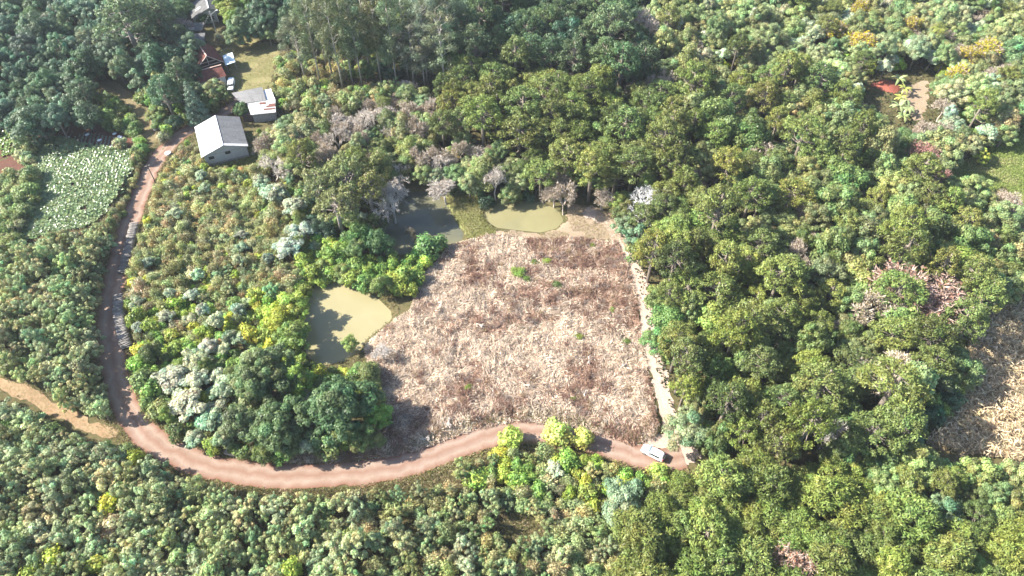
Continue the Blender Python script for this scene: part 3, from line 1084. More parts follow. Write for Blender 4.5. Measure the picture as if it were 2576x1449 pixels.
# the taller back house with an open gable
r = root('tiled_farmhouse', (-89.6, 180.0, 0), frame_at(None, 5.6, 3.6), label='old steep red tiled farmhouse with an open timber gable', cat='house')
w, d = 8.6, 10.6
mx = w / 2
MB().box(0.5, w - 0.5, 1.4, d - 0.6, -0.4, 3.0).build('wall', 'dark_wood', r)
corrugated(MB(), (0, 0.3, 2.9), (0, d, 2.9), (mx, d, 6.4), (mx, 0, 6.4), 0.3, 0.04).build('roof_slope', 'roof_tile', r)
corrugated(MB(), (w, 0.3, 2.9), (w, d, 2.9), (mx, d, 6.4), (mx, 0, 6.4), 0.3, 0.04).build('roof_slope', 'roof_tile', r)
mb = MB(); mb.beam((mx, -0.05, 6.47), (mx, d, 6.47), 0.36, 0.1); mb.build('ridge_cap', 'tile_ridge', r)
mb = MB(); mb.poly((0.6, 1.5, 3.0), (w - 0.6, 1.5, 3.0), (mx, 1.5, 6.0)); mb.build('gable', 'opening', r)  # near-black panel painted for the shaded inside of the open gable
for a, b_ in (((0.7, 0.9, 3.05), (w - 0.7, 0.9, 3.05)), ((2.2, 0.9, 4.1), (w - 2.2, 0.9, 4.1)), ((mx, 0.9, 3.0), (mx, 0.9, 6.2))):
    mb = MB(); mb.beam(a, b_, 0.18); mb.build('timber', 'pale_wood', r)
for s in (0.25, w - 0.25):
    mb = MB(); mb.beam((s, 0.1, 3.0), (mx, -0.1, 6.42), 0.16, 0.1); mb.build('barge_board', 'pale_wood', r)
r = root('porch_roof', (-84.2, 182.6, 0), frame_at(None, 2.4, -5.6), label='pale blue sheet roof of a porch beside the tiled farmhouse', cat='porch')
mb = MB(); mb.slab([(0, 0, 2.5), (5.6, 0, 2.5), (5.6, 2.9, 2.9), (0, 2.9, 2.9)], 0.06); mb.build('roof', 'blue_sheet', r)
for p in ((0.2, 0.2), (5.4, 0.2), (5.4, 2.7), (0.2, 2.7)):
    MB().box(p[0] - .06, p[0] + .06, p[1] - .06, p[1] + .06, -0.4, 2.45).build('post', 'grey_wood', r)
# porch runs along the house, so turn it to lie on the yard side
r.location = (-84.4, 189.0, 0)

# top house
r = root('grey_roofed_house', (-99.3, 209.4, 0), frame_at(None, 7.4, 3.0), label='pale house with wide weathered grey gable roof behind the concrete pole', cat='house')
wl = gable_house(r, 11.6, 9.0, 3.1, 5.3, 'cream_wall', ('roof_old', 'roof_old', 'roof_bright'), 0.9)
f = MB().box(5.1, 6.5, 0.82, 0.98, 1.1, 2.2).build('window', 'opening', r)
for q in ((5.75, 5.85, 0.78, 0.815, 1.1, 2.2), (5.1, 6.5, 0.78, 0.812, 1.6, 1.68)):
    MB().box(*q).build('frame', 'white_wall', f)
MB().box(7.6, 11.2, 0.86, 0.99, -0.3, 2.5).build('porch_shade_panel', 'opening', r)  # near-black panel painted for the shade inside the open porch
mb = MB(); mb.beam((7.4, 0.6, -0.4), (7.4, 0.6, 3.4), 0.2); mb.build('porch_post', 'white_wall', r)
mb = MB(); mb.slab([(10.4, -0.6, 0.0), (11.4, -0.6, 0.0), (11.2, 0.7, 2.6), (9.9, 0.7, 2.6)], 0.08); mb.build('leaning_panel', 'white_wall', r)
for i, yy in enumerate((2.6, 3.6)):
    mb = MB(); mb.slab([(1.6, yy, 3.80), (3.6, yy + .2, 4.54), (3.6, yy + .42, 4.54), (1.6, yy + .22, 3.80)], 0.02); mb.build('pale_roof_sheet', 'roof_bright', r)

for nm, loc, ang, w, d, lab in (('wood_shack', (-99.6, 203.4, 0), 0.13, 5.0, 4.0, 'small grey wood shack nearest the pale grey roofed house'),
                                ('tool_shack', (-97.6, 197.2, 0), 0.13, 5.2, 3.9, 'small weathered shack between the banana leaves and tiled farmhouse')):
    r = root(nm, loc, ang, label=lab, cat='shack')
    MB().box(0.4, w - 0.4, 0.4, d - 0.3, -0.4, 1.95).build('wall', 'dark_wood', r)
    corrugated(MB(), (0, 0, 2.1), (w, 0, 2.1), (w, d, 2.6), (0, d, 2.6), 0.3, 0.04).build('roof', 'roof_old', r)
    mb = MB(); mb.slab([(0.6, 0.5, 2.25), (w * 0.5, 0.5, 2.25), (w * 0.5, 1.8, 2.4), (0.6, 1.8, 2.4)], 0.03); mb.build('loose_sheet', 'pale_wood', r)

# retaining boards in the yard behind
a = unproj(697, 103); b2 = unproj(735, 90)
mb = MB()
r = root('board_fence', (a[0], a[1], float(hgt(*a))), math.atan2(b2[1] - a[1], b2[0] - a[0]), label='low dark board fence on the brown yard edge', cat='fence')
L_ = math.hypot(b2[0] - a[0], b2[1] - a[1])
for i in range(3):
    MB().box(0, L_, -0.03, 0.03, 0.05 + 0.3 * i, 0.31 + 0.3 * i).build('board', 'grey_wood', r)
for i in range(4):
    MB().box(L_ * i / 3 - 0.05, L_ * i / 3 + 0.05, 0.035, 0.13, -0.3, 1.05).build('post', 'dark_wood', r)

# ------------------------------------------------------------------ vehicles


def wheels(r, pos, rad, wd=0.2):
    for x, y in pos:
        s = 1 if y > 0 else -1
        mb = MB(); mb.tube([(x, y - s * wd, rad), (x, y, rad)], [rad, rad], 18)
        wv = mb.build('wheel', 'tyre', r)
        mb = MB(); mb.tube([(x, y - s * 0.02, rad), (x, y + s * 0.012, rad)], [rad * 0.62, rad * 0.58], 14)
        mb.build('rim', 'rim', wv)


def loft(mb, st):
    """st: (x, zlow, zbelt, ztop, w_low, w_belt, w_top) closed shell"""
    rows = []
    for x, zl, zb, zt, wl, wb, wt in st:
        zm = zl + (zb - zl) * 0.55
        half = [(0, zl), (wl * 0.93, zl), (wl, zl + 0.10), (wb * 1.0, zm), (wb * 0.985, zb), (wt, zt - 0.05), (wt * 0.86, zt - 0.006), (wt * 0.45, zt + 0.018), (0, zt + 0.022)]
        full = half + [(-y, z) for y, z in reversed(half[1:-1])]
        rows.append([(x, y, z) for y, z in full])
    n = len(rows[0]); b = len(mb.v)
    for rw in rows:
        mb.v += rw
    for i in range(len(rows) - 1):
        for k in range(n):
            k2 = (k + 1) % n
            mb.f.append((b + i * n + k, b + i * n + k2, b + (i + 1) * n + k2, b + (i + 1) * n + k))
    mb.f.append(tuple(b + k for k in range(n)))
    mb.f.append(tuple(b + (len(rows) - 1) * n + k for k in reversed(range(n))))
    return mb


cf = unproj(2508 * .644, 1745 * .644, 0.8); cr_ = unproj(2597 * .644, 1790 * .644, 0.8)
cc = ((cf[0] + cr_[0]) / 2, (cf[1] + cr_[1]) / 2)
CAR = cc
r = root('parked_car', (cc[0], cc[1], float(hgt(*cc)) + 0.12), math.atan2(cf[1] - cr_[1], cf[0] - cr_[0]), label='white five door hatchback parked on the dirt turning place', cat='car')
st = [(-2.06, .38, .72, .78, .70, .76, .66), (-1.98, .28, .92, 1.02, .80, .84, .66), (-1.80, .24, .95, 1.33, .84, .87, .60), (-1.45, .22, .96, 1.47, .85, .88, .60),
      (-0.6, .20, .95, 1.53, .85, .89, .62), (0.15, .20, .94, 1.50, .85, .89, .61), (0.45, .20, .93, 1.36, .85, .885, .62), (0.95, .20, .92, 1.02, .85, .88, .68),
      (1.15, .20, .88, .96, .85, .875, .70), (1.6, .22, .82, .88, .83, .85, .68), (1.92, .26, .70, .79, .76, .79, .62), (2.08, .36, .58, .68, .62, .66, .52)]
st = [(x * 1.02, *q) for x, *q in st]
body = loft(MB(), st).build('body', 'car_paint', r, True)
sub = body.modifiers.new('smooth', 'SUBSURF'); sub.levels = 1; sub.render_levels = 1
MB().poly((0.50, -.60, 1.375), (0.94, -.70, 1.055), (0.98, 0, 1.085), (0.94, .70, 1.055), (0.50, .60, 1.375), (0.48, 0, 1.42)).build('windscreen', 'glass_sky', r)
mb = MB(); mb.poly((-1.90, -.56, 1.27), (-1.90, .56, 1.27), (-2.045, .64, 1.0), (-2.045, -.64, 1.0)); mb.build('rear_window', 'glass_dark', r)
for s in (1, -1):
    for pts in ([(0.75, .86, 1.02), (0.32, .70, 1.35), (-0.42, .70, 1.40), (-0.42, .865, 1.02)], [(-0.50, .865, 1.02), (-0.50, .70, 1.40), (-1.25, .69, 1.36), (-1.50, .86, 1.06)]):
        pts = [(x, s * (y + 0.018), z) for x, y, z in pts]
        MB().poly(*(pts if s > 0 else pts[::-1])).build('side_window', 'glass_dark', r)
    MB().box(0.62, 0.80, s * .87 if s > 0 else -1.05, 1.05 if s > 0 else -.87, .98, 1.12).build('mirror', 'car_paint', r)
    MB().box(1.80, 2.02, min(s * .45, s * .70), max(s * .45, s * .70), .60, .76).build('headlight', 'clear_lamp', r)
    MB().box(-2.09, -1.92, min(s * .60, s * .82), max(s * .60, s * .82), .80, 1.02).build('tail_light', 'red_lamp', r)
MB().box(-2.14, -2.02, -.26, .26, .62, .76).build('number_plate', 'plastic_white', r)
MB().box(2.02, 2.14, -.5, .5, .34, .5).build('grille', 'tyre', r)
wheels(r, [(1.32, .87), (1.32, -.87), (-1.32, .87), (-1.32, -.87)], 0.32)

# white pickup in the farmyard
pv = (-79.2, 176.6)
r = root('pickup_truck', (pv[0], pv[1], float(hgt(*pv)) + 0.05), math.radians(-81), label='white pickup with covered bed parked beside the red tiled wing', cat='truck')
st = [(-2.35, .5, .85, 1.75, .78, .82, .74), (-2.2, .42, .95, 1.85, .80, .84, .76), (-0.2, .42, .95, 1.85, .80, .84, .76), (-0.12, .42, .95, 1.7, .80, .84, .72)]
loft(MB(), st).build('covered_bed', 'plastic_white', r)
st = [(0.0, .42, .95, 1.70, .80, .84, .68), (0.1, .40, .95, 1.82, .80, .84, .70), (0.85, .40, .95, 1.80, .80, .84, .70), (1.25, .40, .98, 1.20, .80, .84, .74), (1.5, .40, .95, 1.08, .80, .83, .74), (2.2, .42, .88, 1.0, .78, .80, .70), (2.35, .5, .8, .9, .7, .72, .6)]
loft(MB(), st).build('cab', 'car_paint', r, False)
MB().poly((0.90, -.62, 1.74), (1.23, -.70, 1.27), (1.23, .70, 1.27), (0.90, .62, 1.74)).build('windscreen', 'glass_dark', r)
for s in (1, -1):
    pts = [(0.95, s * .86, 1.02), (0.78, s * .745, 1.62), (0.12, s * .745, 1.62), (0.12, s * .86, 1.02)]
    MB().poly(*(pts if s > 0 else pts[::-1])).build('side_window', 'glass_dark', r)
    MB().box(2.3, 2.37, min(s * .42, s * .62), max(s * .42, s * .62), .64, .80).build('headlight', 'clear_lamp', r)
MB().box(2.3, 2.48, -.78, .78, .40, .56).build('bumper', 'tyre', r)
MB().box(0.98, 2.15, -.55, .55, .99, 1.04).build('bonnet_shade', 'metal_dark', r)  # dark slab painted for shade on the bonnet, not a fitted part
MB().box(-0.7, -0.5, -.2, .2, 1.86, 1.92).build('roof_hatch', 'metal_dark', r)
wheels(r, [(1.45, .84), (1.45, -.84), (-1.4, .84), (-1.4, -.84)], 0.36, 0.24)

# ------------------------------------------------------------------ poles, tank, small yard things
p = unproj(845 * .644, 125 * .644)
r = root('utility_pole', (p[0], p[1], 0), 0.3, label='concrete utility pole with lamp arm in front of the grey roofed house', cat='pole')
mb = MB(); mb.tube([(0, 0, -0.4), (0, 0, 6.8)], [0.16, 0.10], 8); mb.build('post', 'concrete', r)
mb = MB(); mb.beam((0, 0, 5.6), (1.9, 0.4, 6.6), 0.08); arm = mb.build('lamp_arm', 'concrete', r)
MB().box(1.8, 2.4, 0.25, 0.55, 6.52, 6.66).build('lamp', 'plastic_white', arm)
mb = MB(); mb.beam((-0.5, 0, 6.5), (0.5, 0, 6.5), 0.09); mb.build('cross_arm', 'grey_wood', r)
POLE1 = Vector((p[0], p[1], 6.5))
p = unproj(615 * .644, 730 * .644)
hz = float(hgt(*p))
r = root('timber_pole', (p[0], p[1], hz), 0.5, label='thin dark timber pole at the roadside below the shed', cat='pole')
mb = MB(); mb.tube([(0, 0, -0.4), (0.05, 0, 3.5), (0, 0, 7.0)], [0.14, 0.11, 0.08], 7); mb.build('post', 'dark_wood', r)
mb = MB(); mb.beam((-0.6, 0, 6.5), (0.6, 0, 6.6), 0.09); mb.build('cross_arm', 'grey_wood', r)
mb = MB(); mb.beam((-0.4, 0.05, 5.4), (0.5, 0.05, 5.5), 0.08); mb.build('cross_arm', 'grey_wood', r)
POLE2 = Vector((p[0], p[1], hz + 6.5))


def wire(a, b, sag, lab):
    P = [a.lerp(b, i / 14) - Vector((0, 0, sag * math.sin(math.pi * i / 14))) for i in range(15)]
    mb = MB(); mb.tube(P, 0.018, 4)
    tag(mb.build('power_wire', 'metal_dark'), lab, 'wire')


wire(POLE1, Vector((-97.0, 210.2, 4.6)), 0.3, 'thin wire from concrete pole to the grey roofed house')
wire(POLE1, Vector((-95.0, 200.0, 2.3)), 0.3, 'thin wire from concrete pole down to the tool shack')
wire(POLE1, POLE2, 2.0, 'long thin wire between concrete pole and timber pole')

p = unproj(659 * .644, 605 * .644)
r = root('water_tank', (p[0], p[1], float(hgt(*p))), 0, label='round white water tank at the roadside near the shed', cat='tank')
mb = MB(); mb.tube([(0, 0, -0.05), (0, 0, 0.55), (0, 0, 0.62)], [0.55, 0.68, 0.70], 20); mb.build('tank', 'plastic_white', r, False)
mb = MB(); mb.tube([(0, 0, 0.63), (0, 0, 0.70), (0, 0, 0.80)], [0.74, 0.72, 0.3], 20); mb.build('lid', 'plastic_white', r)

p = unproj(993 * .644, 590 * .644)
r = root('board_stack', (p[0], p[1], float(hgt(*p))), 1.35, label='pale stack of boards in the shade beside the shed', cat='boards')
for k in range(3):
    for j in range(4):
        MB().box(-1.3 + 0.05 * R.random(), 1.3 - 0.1 * R.random(), -0.5 + j * 0.26, -0.28 + j * 0.26, 0.02 + k * 0.09, 0.09 + k * 0.09).build('board', 'pale_wood', r)

p = unproj(597, 1139)
r = root('plank_stack', (p[0] - 0.9, p[1], float(hgt(*p))), -0.25, label='grey stack of rough planks at the bend of the dirt road', cat='planks')
for k in range(5):
    for j in range(5):
        a_ = R.uniform(-0.06, 0.06)
        MB().box(-1.0 + a_, 1.0 + a_, -0.75 + j * 0.3, -0.48 + j * 0.3, 0.03 + k * 0.17, 0.18 + k * 0.17).build('plank', 'grey_wood' if (j + k) % 3 else 'pale_wood', r)
for i, (dx, dy, a_) in enumerate(((1.4, -0.3, 0.6), (1.9, -0.45, 0.9), (2.4, -0.55, 0.8), (2.9, -0.7, 1.0))):
    mb = MB(); mb.tube([(-0.5, 0, 0.16), (0.55, 0, 0.2)], [0.15, 0.13], 8)
    o = mb.build('split_log', 'pale_wood', None, True, (p[0] + dx, p[1] + dy, float(hgt(p[0] + dx, p[1] + dy))))
    o.rotation_euler = (0, 0, a_)
    tag(o, 'short pale split log lying beside the plank stack', 'log', 'split logs beside the plank stack')

SACKS = [((170, 346), 'white sack lying at the west edge of the seedling rows'), ((219, 338), 'white sack on the bare red soil above the seedling rows'),
         ((250, 352), 'white sack nearest the rough brown soil by the seedlings'), ((302, 345), 'largest white sack under the bush by the grass track'),
         ((145, 310), 'small white sack on the shaded red seed bed'), ((288, 336), 'small white sack just above the largest sack')]
for i, (q, lab) in enumerate(SACKS):
    p = unproj(*q)
    rng = np.random.default_rng(300 + i)
    bmv = MB()
    n1, n2 = 6, 9
    sc_ = 0.75 if i == 3 else 0.5
    for a_ in range(n1 + 1):
        th = math.pi * a_ / n1
        for b_ in range(n2):
            ph = 2 * math.pi * b_ / n2
            k = 1 + rng.normal() * 0.12
            bmv.v.append((math.sin(th) * math.cos(ph) * sc_ * 1.2 * k, math.sin(th) * math.sin(ph) * sc_ * 0.8 * k, 0.2 + math.cos(th) * sc_ * 0.45 * k))
    for a_ in range(n1):
        for b_ in range(n2):
            b3 = (b_ + 1) % n2
            bmv.f.append((a_ * n2 + b_, (a_ + 1) * n2 + b_, (a_ + 1) * n2 + b3, a_ * n2 + b3))
    o = bmv.build('sack', 'sack', None, True, (p[0], p[1], float(hgt(*p))))
    o.rotation_euler = (0, 0, rng.random() * 3)
    tag(o, lab, 'sack')

# ------------------------------------------------------------------ logs stacked along the road
LOGM = []
for i in range(4):
    rng = np.random.default_rng(400 + i)
    mb = MB(); mb.tube([(-1.05, 0, 0), (-0.3, rng.normal() * 0.02, rng.normal() * 0.02), (0.4, rng.normal() * 0.03, 0.01), (1.05, 0, 0)], [0.17, 0.165, 0.155, 0.14], 8)
    me = mb.mesh('log', 'bark', True)
    me.materials.append(MATS['log_end'])
    for pl in me.polygons:
        if len(pl.vertices) == 8:
            pl.material_index = 1; pl.use_smooth = False
    LOGM.append(me)
for ln, lab, grp, lay, tone in ((poly([(343, 566), (330, 610), (322, 650), (311, 692)]), 'weathered log in the upper of the two long roadside stacks', 'logs of the upper roadside stack', 3, 0.38),
                                (poly([(302, 746), (302, 790), (308, 830), (322, 880)]), 'pale log in the lower of the two long roadside stacks', 'logs of the lower roadside stack', 3, 0.46),
                                (poly([(386, 284), (394, 305), (396, 328)]), 'pale log in the short stack by the grass track', 'logs of the stack by the grass track', 3, 0.5)):
    L = spline(ln, 0.05)
    s = np.concatenate([[0], np.cumsum(np.hypot(*np.diff(L, axis=0).T))])
    for k in range(lay):
        q = 0.2 + 0.2 * (k % 2)
        while q < s[-1] - 0.2:
            x = np.interp(q, s, L[:, 0]); y = np.interp(q, s, L[:, 1])
            x2 = np.interp(q + 0.5, s, L[:, 0]); y2 = np.interp(q + 0.5, s, L[:, 1])
            if (x2, y2) == (x, y):
                x2, y2 = x + 0.1, y - 0.1
            an = math.atan2(y2 - y, x2 - x) + math.pi / 2 + R.gauss(0, 0.05)
            o = obj('log', R.choice(LOGM), None, (x + R.gauss(0, 0.06), y, float(hgt(x, y)) + 0.18 + k * 0.31))
            o.rotation_euler = (R.random() * 6, R.gauss(0, 0.02), an)
            sc_ = R.uniform(0.85, 1.2)
            o.scale = (R.uniform(0.9, 1.08), sc_, sc_)
            v_ = tone * 0.62 * R.uniform(0.65, 1.2)
            o.color = (v_, v_ * 0.93, v_ * 0.87, 1)
            tag(o, lab, 'log', grp)
            q += 0.41
# ------------------------------------------------------------------ what must stay open: lookup table over the ground
STRIDE = 6
MX0, MY0 = -420, -240
mpx, mpy = np.meshgrid(np.arange(MX0, 2576 + 420, STRIDE), np.arange(MY0, 1449 + 420, STRIDE))
mgx, mgy = unproj(mpx.astype(float), mpy.astype(float), 0.0)
_dr = segdist(ROAD, mgx, mgy, False)
_open = {
    'road': (_dr < 2.6) | (segdist(TRACK, mgx, mgy, False) < 1.9) | (segdist(SIDE, mgx, mgy, False) < 1.7),
    'path': segdist(PATH, mgx, mgy, False) < 1.5,
    'shed': inside(np.array(SHED_POLY_PX, float), mpx, mpy),
    'farm': inside(np.array([(450, -5), (555, -5), (560, 60), (530, 110), (485, 110), (450, 60)], float), mpx, mpy) | inside(np.array([(482, 115), (540, 110), (575, 160), (590, 225), (560, 215), (485, 195)], float), mpx, mpy) | inside(np.array([(600, 232), (660, 225), (700, 262), (690, 300), (640, 310), (610, 262)], float), mpx, mpy),
}
for k in G:
    _open[k] = inside(G[k], mgx, mgy)
_open['sunny'] = inside(np.array([(2150, 185), (2260, 175), (2345, 185), (2350, 310), (2240, 312), (2175, 260)], float), mpx, mpy)


def look(k, px, py):
    j = int((py - MY0) / STRIDE); i = int((px - MX0) / STRIDE)
    m_ = _open[k]
    return bool(m_[j, i]) if 0 <= j < m_.shape[0] and 0 <= i < m_.shape[1] else False


BASE_NO = ['road', 'path', 'shed', 'farm', 'pond_a', 'pond_b', 'pond_c', 'field', 'crop', 'bed', 'crop2', 'corn', 'meadow', 'yard', 'redsoil', 'glade', 'clearing', 'carpark', 'shedyard', 'sunny', 'grassbank']
VIEW_NO = ['road', 'path', 'shed', 'farm', 'pond_a', 'pond_b', 'pond_c', 'field', 'crop', 'bed', 'corn', 'meadow', 'yard', 'redsoil', 'carpark', 'clearing', 'sunny', 'grassbank']

NAMES = dict(arau='araucaria_tree', araY='young_araucaria', broad='broadleaf_tree', fine='small_leaved_tree', big='large_broadleaf_tree', silver='silver_leaved_tree', euc='eucalyptus_tree',
             cone='cypress_tree', brac='feathery_young_tree', scrub='scrub_bush', bush='leafy_bush', bare='bare_tree', sparse='thin_leaved_tree', yellow='yellow_flowering_tree')
GAIN = 1.75


def tonename(kind, c):
    """plain name of the kind, by leaf colour where one sees the difference"""
    if kind not in ('broad', 'bush', 'fine') or c is None:
        return NAMES[kind]
    end = {'broad': 'broadleaf_tree', 'bush': 'bush', 'fine': 'small_leaved_tree'}[kind]
    lum = 0.3 * c[0] + 0.6 * c[1] + 0.1 * c[2]
    if c[0] > 0.9 * c[1] and lum < 0.2:
        return 'olive_' + end
    return ('dark_' if lum < 0.075 else 'green_' if lum < 0.112 else 'pale_' if lum < 0.165 else 'lime_') + end


PLACED = []      # (kind, variant, x, y, z, scale, rot, colour, bark, label, group, distance)


def want(kind, x, y, s, color, label, group, bark=(0.27, 0.23, 0.20), sq=None, var=None, rot=None, leaf=None, tone=None):
    v = R.randrange(len(KIND[kind])) if var is None else var % len(KIND[kind])
    color = color and tuple(q * GAIN for q in color)
    PLACED.append(dict(kind=kind, v=v, x=x, y=y, z=float(hgt(x, y)) - 0.05, s=sq or (s, s, s), rot=R.random() * 6.283 if rot is None else rot, color=color, bark=bark, label=label, group=group, leaf=leaf, name=tonename(kind, tone),
                       size=s * KIND[kind][v][3] / math.hypot(y * CT + CAM_H * ST, x)))


HASH = {}


def near(x, y, r, k):
    cx, cy = int(x // 5), int(y // 5)
    for i in (-2, -1, 0, 1, 2):
        for j in (-2, -1, 0, 1, 2):
            for (a, b_, rr) in HASH.get((cx + i, cy + j), ()):
                if (a - x) ** 2 + (b_ - y) ** 2 < (k * (r + rr)) ** 2:
                    return True
    return False


def put(x, y, r):
    HASH.setdefault((int(x // 5), int(y // 5)), []).append((x, y, r))


def vary(c, rng=R, a=0.16, hue=0.12):
    if c is None:
        return None
    v = rng.gauss(1, a)
    v = min(1.5, max(0.6, v))
    return (c[0] * v * rng.gauss(1, hue * 0.7), c[1] * v, c[2] * v * rng.gauss(0.95, hue * 0.6))


def ground_at_crown(px, py, zc):
    return unproj(px, py, zc)


def one(kind, px, py, Rm, Hm, color, label, group=None, bark=(0.20, 0.17, 0.14), var=None, leaf=None, rot=None):
    """a tree whose crown centre is seen at px,py"""
    v = R.randrange(len(KIND[kind])) if var is None else var % len(KIND[kind])
    h0, r0 = KIND[kind][v][2], KIND[kind][v][3]
    s = Rm / r0; sz = Hm / h0
    x, y = ground_at_crown(px, py, Hm * 0.68)
    want(kind, x, y, s, color, label, group, bark, (s, s, sz), v, rot, leaf)
    put(x, y, Rm * 0.9)
    return x, y


_cache = {}


def maskof(keys):
    keys = tuple(sorted(keys))
    if keys not in _cache:
        m_ = np.zeros(mpx.shape, bool)
        for q in keys:
            m_ |= _open[q]
        _cache[keys] = m_
    return _cache[keys]


def lookv(m_, px, py):
    j = ((py - MY0) / STRIDE).astype(int); i = ((px - MX0) / STRIDE).astype(int)
    ok = (j >= 0) & (j < m_.shape[0]) & (i >= 0) & (i < m_.shape[1])
    return ok & m_[np.clip(j, 0, m_.shape[0] - 1), np.clip(i, 0, m_.shape[1] - 1)]


def zone(P, k, mix, where, group, skip=(), noview=True, tries=14, thin=None, seed=0):
    """scatter plants so that their crowns show inside the outline P. mix: (weight, kind, smin, smax, colours, text[, bark, leaf])"""
    rg = random.Random(1000 + seed)
    ng = np.random.default_rng(2000 + seed)
    P = np.array(P, float)
    B = np.vstack([poly(P, 0.0), poly(P, 14.0)])
    x0, y0 = B.min(0) - 2; x1, y1 = B.max(0) + 2
    rm = min(KIND[m_[1]][0][3] * m_[2] for m_ in mix)
    n = min(60000, int((x1 - x0) * (y1 - y0) / (2 * rm * k) ** 2 * tries))
    w = np.array([m_[0] for m_ in mix], float)
    mi = ng.choice(len(mix), n, p=w / w.sum())
    x = ng.uniform(x0, x1, n); y = ng.uniform(y0, y1, n)
    s = np.array([m_[2] for m_ in mix])[mi] + ng.random(n) * np.array([m_[3] - m_[2] for m_ in mix])[mi]
    vv = (ng.random(n) * np.array([len(KIND[m_[1]]) for m_ in mix])[mi]).astype(int)
    hh = np.array([[t[2] for t in KIND[m_[1]]] + [0] * (8 - len(KIND[m_[1]])) for m_ in mix])[mi, vv] * s
    rr = np.array([[t[3] for t in KIND[m_[1]]] + [0] * (8 - len(KIND[m_[1]])) for m_ in mix])[mi, vv] * s
    px, py = proj(x, y, hh * 0.68)
    ok = inside(P, px, py)
    if thin is not None:
        ok &= vnoise(x, y, thin[0], 30) >= thin[1]
    bx, by = proj(x, y, 0)
    ok &= ~lookv(maskof([q for q in BASE_NO if q not in skip]), bx, by)
    if noview:
        M_ = maskof([q for q in VIEW_NO if q not in skip])
        d = rr * FPX / (y * CT + (CAM_H - hh * 0.6) * ST)
        for ex, ey in ((0, 0), (-.62, 0), (.62, 0), (0, -.6), (0, .5)):
            ok &= ~lookv(M_, px + d * ex, py + d * ey)
    for i in np.nonzero(ok)[0]:
        xx, yy, r0 = float(x[i]), float(y[i]), float(rr[i])
        if near(xx, yy, r0, k):
            continue
        put(xx, yy, r0)
        m_ = mix[mi[i]]
        ci = rg.choice(m_[4])
        c = vary(ci, rg)
        f = rg.uniform(0.72, 1.32)
        ss = float(s[i])
        want(m_[1], xx, yy, ss, c, f'{m_[5]} {where}', f'{m_[5]} {where}', m_[6] if len(m_) > 6 else (0.20, 0.17, 0.14), (ss * rg.uniform(0.8, 1.25), ss * rg.uniform(0.8, 1.25), ss * f), int(vv[i]), None, m_[7] if len(m_) > 7 else None, ci)


# foliage colours
ARAU = [(0.080, 0.100, 0.028), (0.088, 0.106, 0.030), (0.072, 0.092, 0.028), (0.096, 0.115, 0.030)]
ARAU_SHADE = [(0.048, 0.080, 0.036), (0.055, 0.088, 0.038)]  # araucaria green darkened to stand in for shade in the woods
ARAL = [(0.100, 0.124, 0.030), (0.094, 0.118, 0.029), (0.088, 0.114, 0.032)]
MID = [(0.085, 0.115, 0.035), (0.092, 0.12, 0.042), (0.075, 0.106, 0.036), (0.105, 0.13, 0.045)]
DARK = [(0.040, 0.072, 0.036), (0.048, 0.080, 0.040), (0.035, 0.064, 0.036)]  # dark greens; in the two shadowed woods they also stand in for shade
PALE = [(0.140, 0.165, 0.068), (0.125, 0.150, 0.060), (0.150, 0.165, 0.078), (0.118, 0.146, 0.064)]
BLUE = [(0.175, 0.208, 0.110), (0.185, 0.215, 0.112), (0.160, 0.192, 0.095), (0.195, 0.220, 0.105)]
BRIGHT = [(0.12, 0.18, 0.040), (0.10, 0.17, 0.045), (0.14, 0.19, 0.040)]
LIME = [(0.175, 0.215, 0.035), (0.195, 0.225, 0.036), (0.155, 0.20, 0.040)]
OLIVE = [(0.190, 0.180, 0.090), (0.205, 0.190, 0.105), (0.170, 0.172, 0.075), (0.190, 0.195, 0.085)]
TAN = [(0.24, 0.19, 0.105), (0.26, 0.20, 0.13), (0.21, 0.175, 0.095)]
PINK = [(0.25, 0.145, 0.11), (0.27, 0.17, 0.12)]
SILV = [(0.185, 0.215, 0.145), (0.165, 0.198, 0.125), (0.205, 0.232, 0.165)]
YEL = [(0.36, 0.325, 0.022), (0.40, 0.345, 0.025)]
EUCA = [(0.080, 0.100, 0.052), (0.088, 0.108, 0.048), (0.070, 0.092, 0.048)]
PALEBARK = (0.375, 0.345, 0.3)
GREYBARK = (0.3, 0.27, 0.24)
WHITEBARK = (0.435, 0.405, 0.375)

# ------------------------------------------------------------------ single trees one can point to (px,py = crown centre in the photograph at 2576 wide)
one('arau', 310, 45, 8.5, 21, (0.070, 0.10, 0.045), 'huge umbrella crowned araucaria with long bare trunk above the dark wood', bark=(0.30, 0.26, 0.24), var=2)
one('arau', 395, 35, 6.0, 17, (0.062, 0.092, 0.045), 'dark araucaria beside the grey roofed house')
one('cone', 478, 238, 2.9, 13, (0.085, 0.125, 0.085), 'tall blue green cypress in front of the tiled farmhouse')
one('big', 600, 62, 5.2, 9.5, (0.085, 0.125, 0.06), 'round dense dark green tree east of the concrete pole', var=0)
one('big', 655, 35, 6.5, 12, (0.045, 0.08, 0.045), 'very dark large tree behind the round yard tree', var=1)
one('broad', 578, 12, 4.5, 8, (0.14, 0.165, 0.035), 'yellow green tree next to the grey roofed house')
one('broad', 672, 75, 3.2, 7.5, (0.12, 0.15, 0.06), 'small forked tree standing alone on the brown yard', bark=GREYBARK)
one('fine', 718, 60, 2.0, 7, (0.105, 0.14, 0.075), 'slim small tree with thin trunk at the yard fence', bark=GREYBARK)
one('bush', 552, 96, 2.2, 3.2, (0.16, 0.15, 0.08), 'brownish round bush at the foot of the concrete pole')
one('bush', 510, 45, 2.2, 3.2, (0.06, 0.10, 0.035), 'dark bush before the gable of the grey roofed house')
one('bare', 455, 62, 3.2, 6, None, 'bare pale shrub tree beside the small shacks', bark=(0.42, 0.36, 0.34))
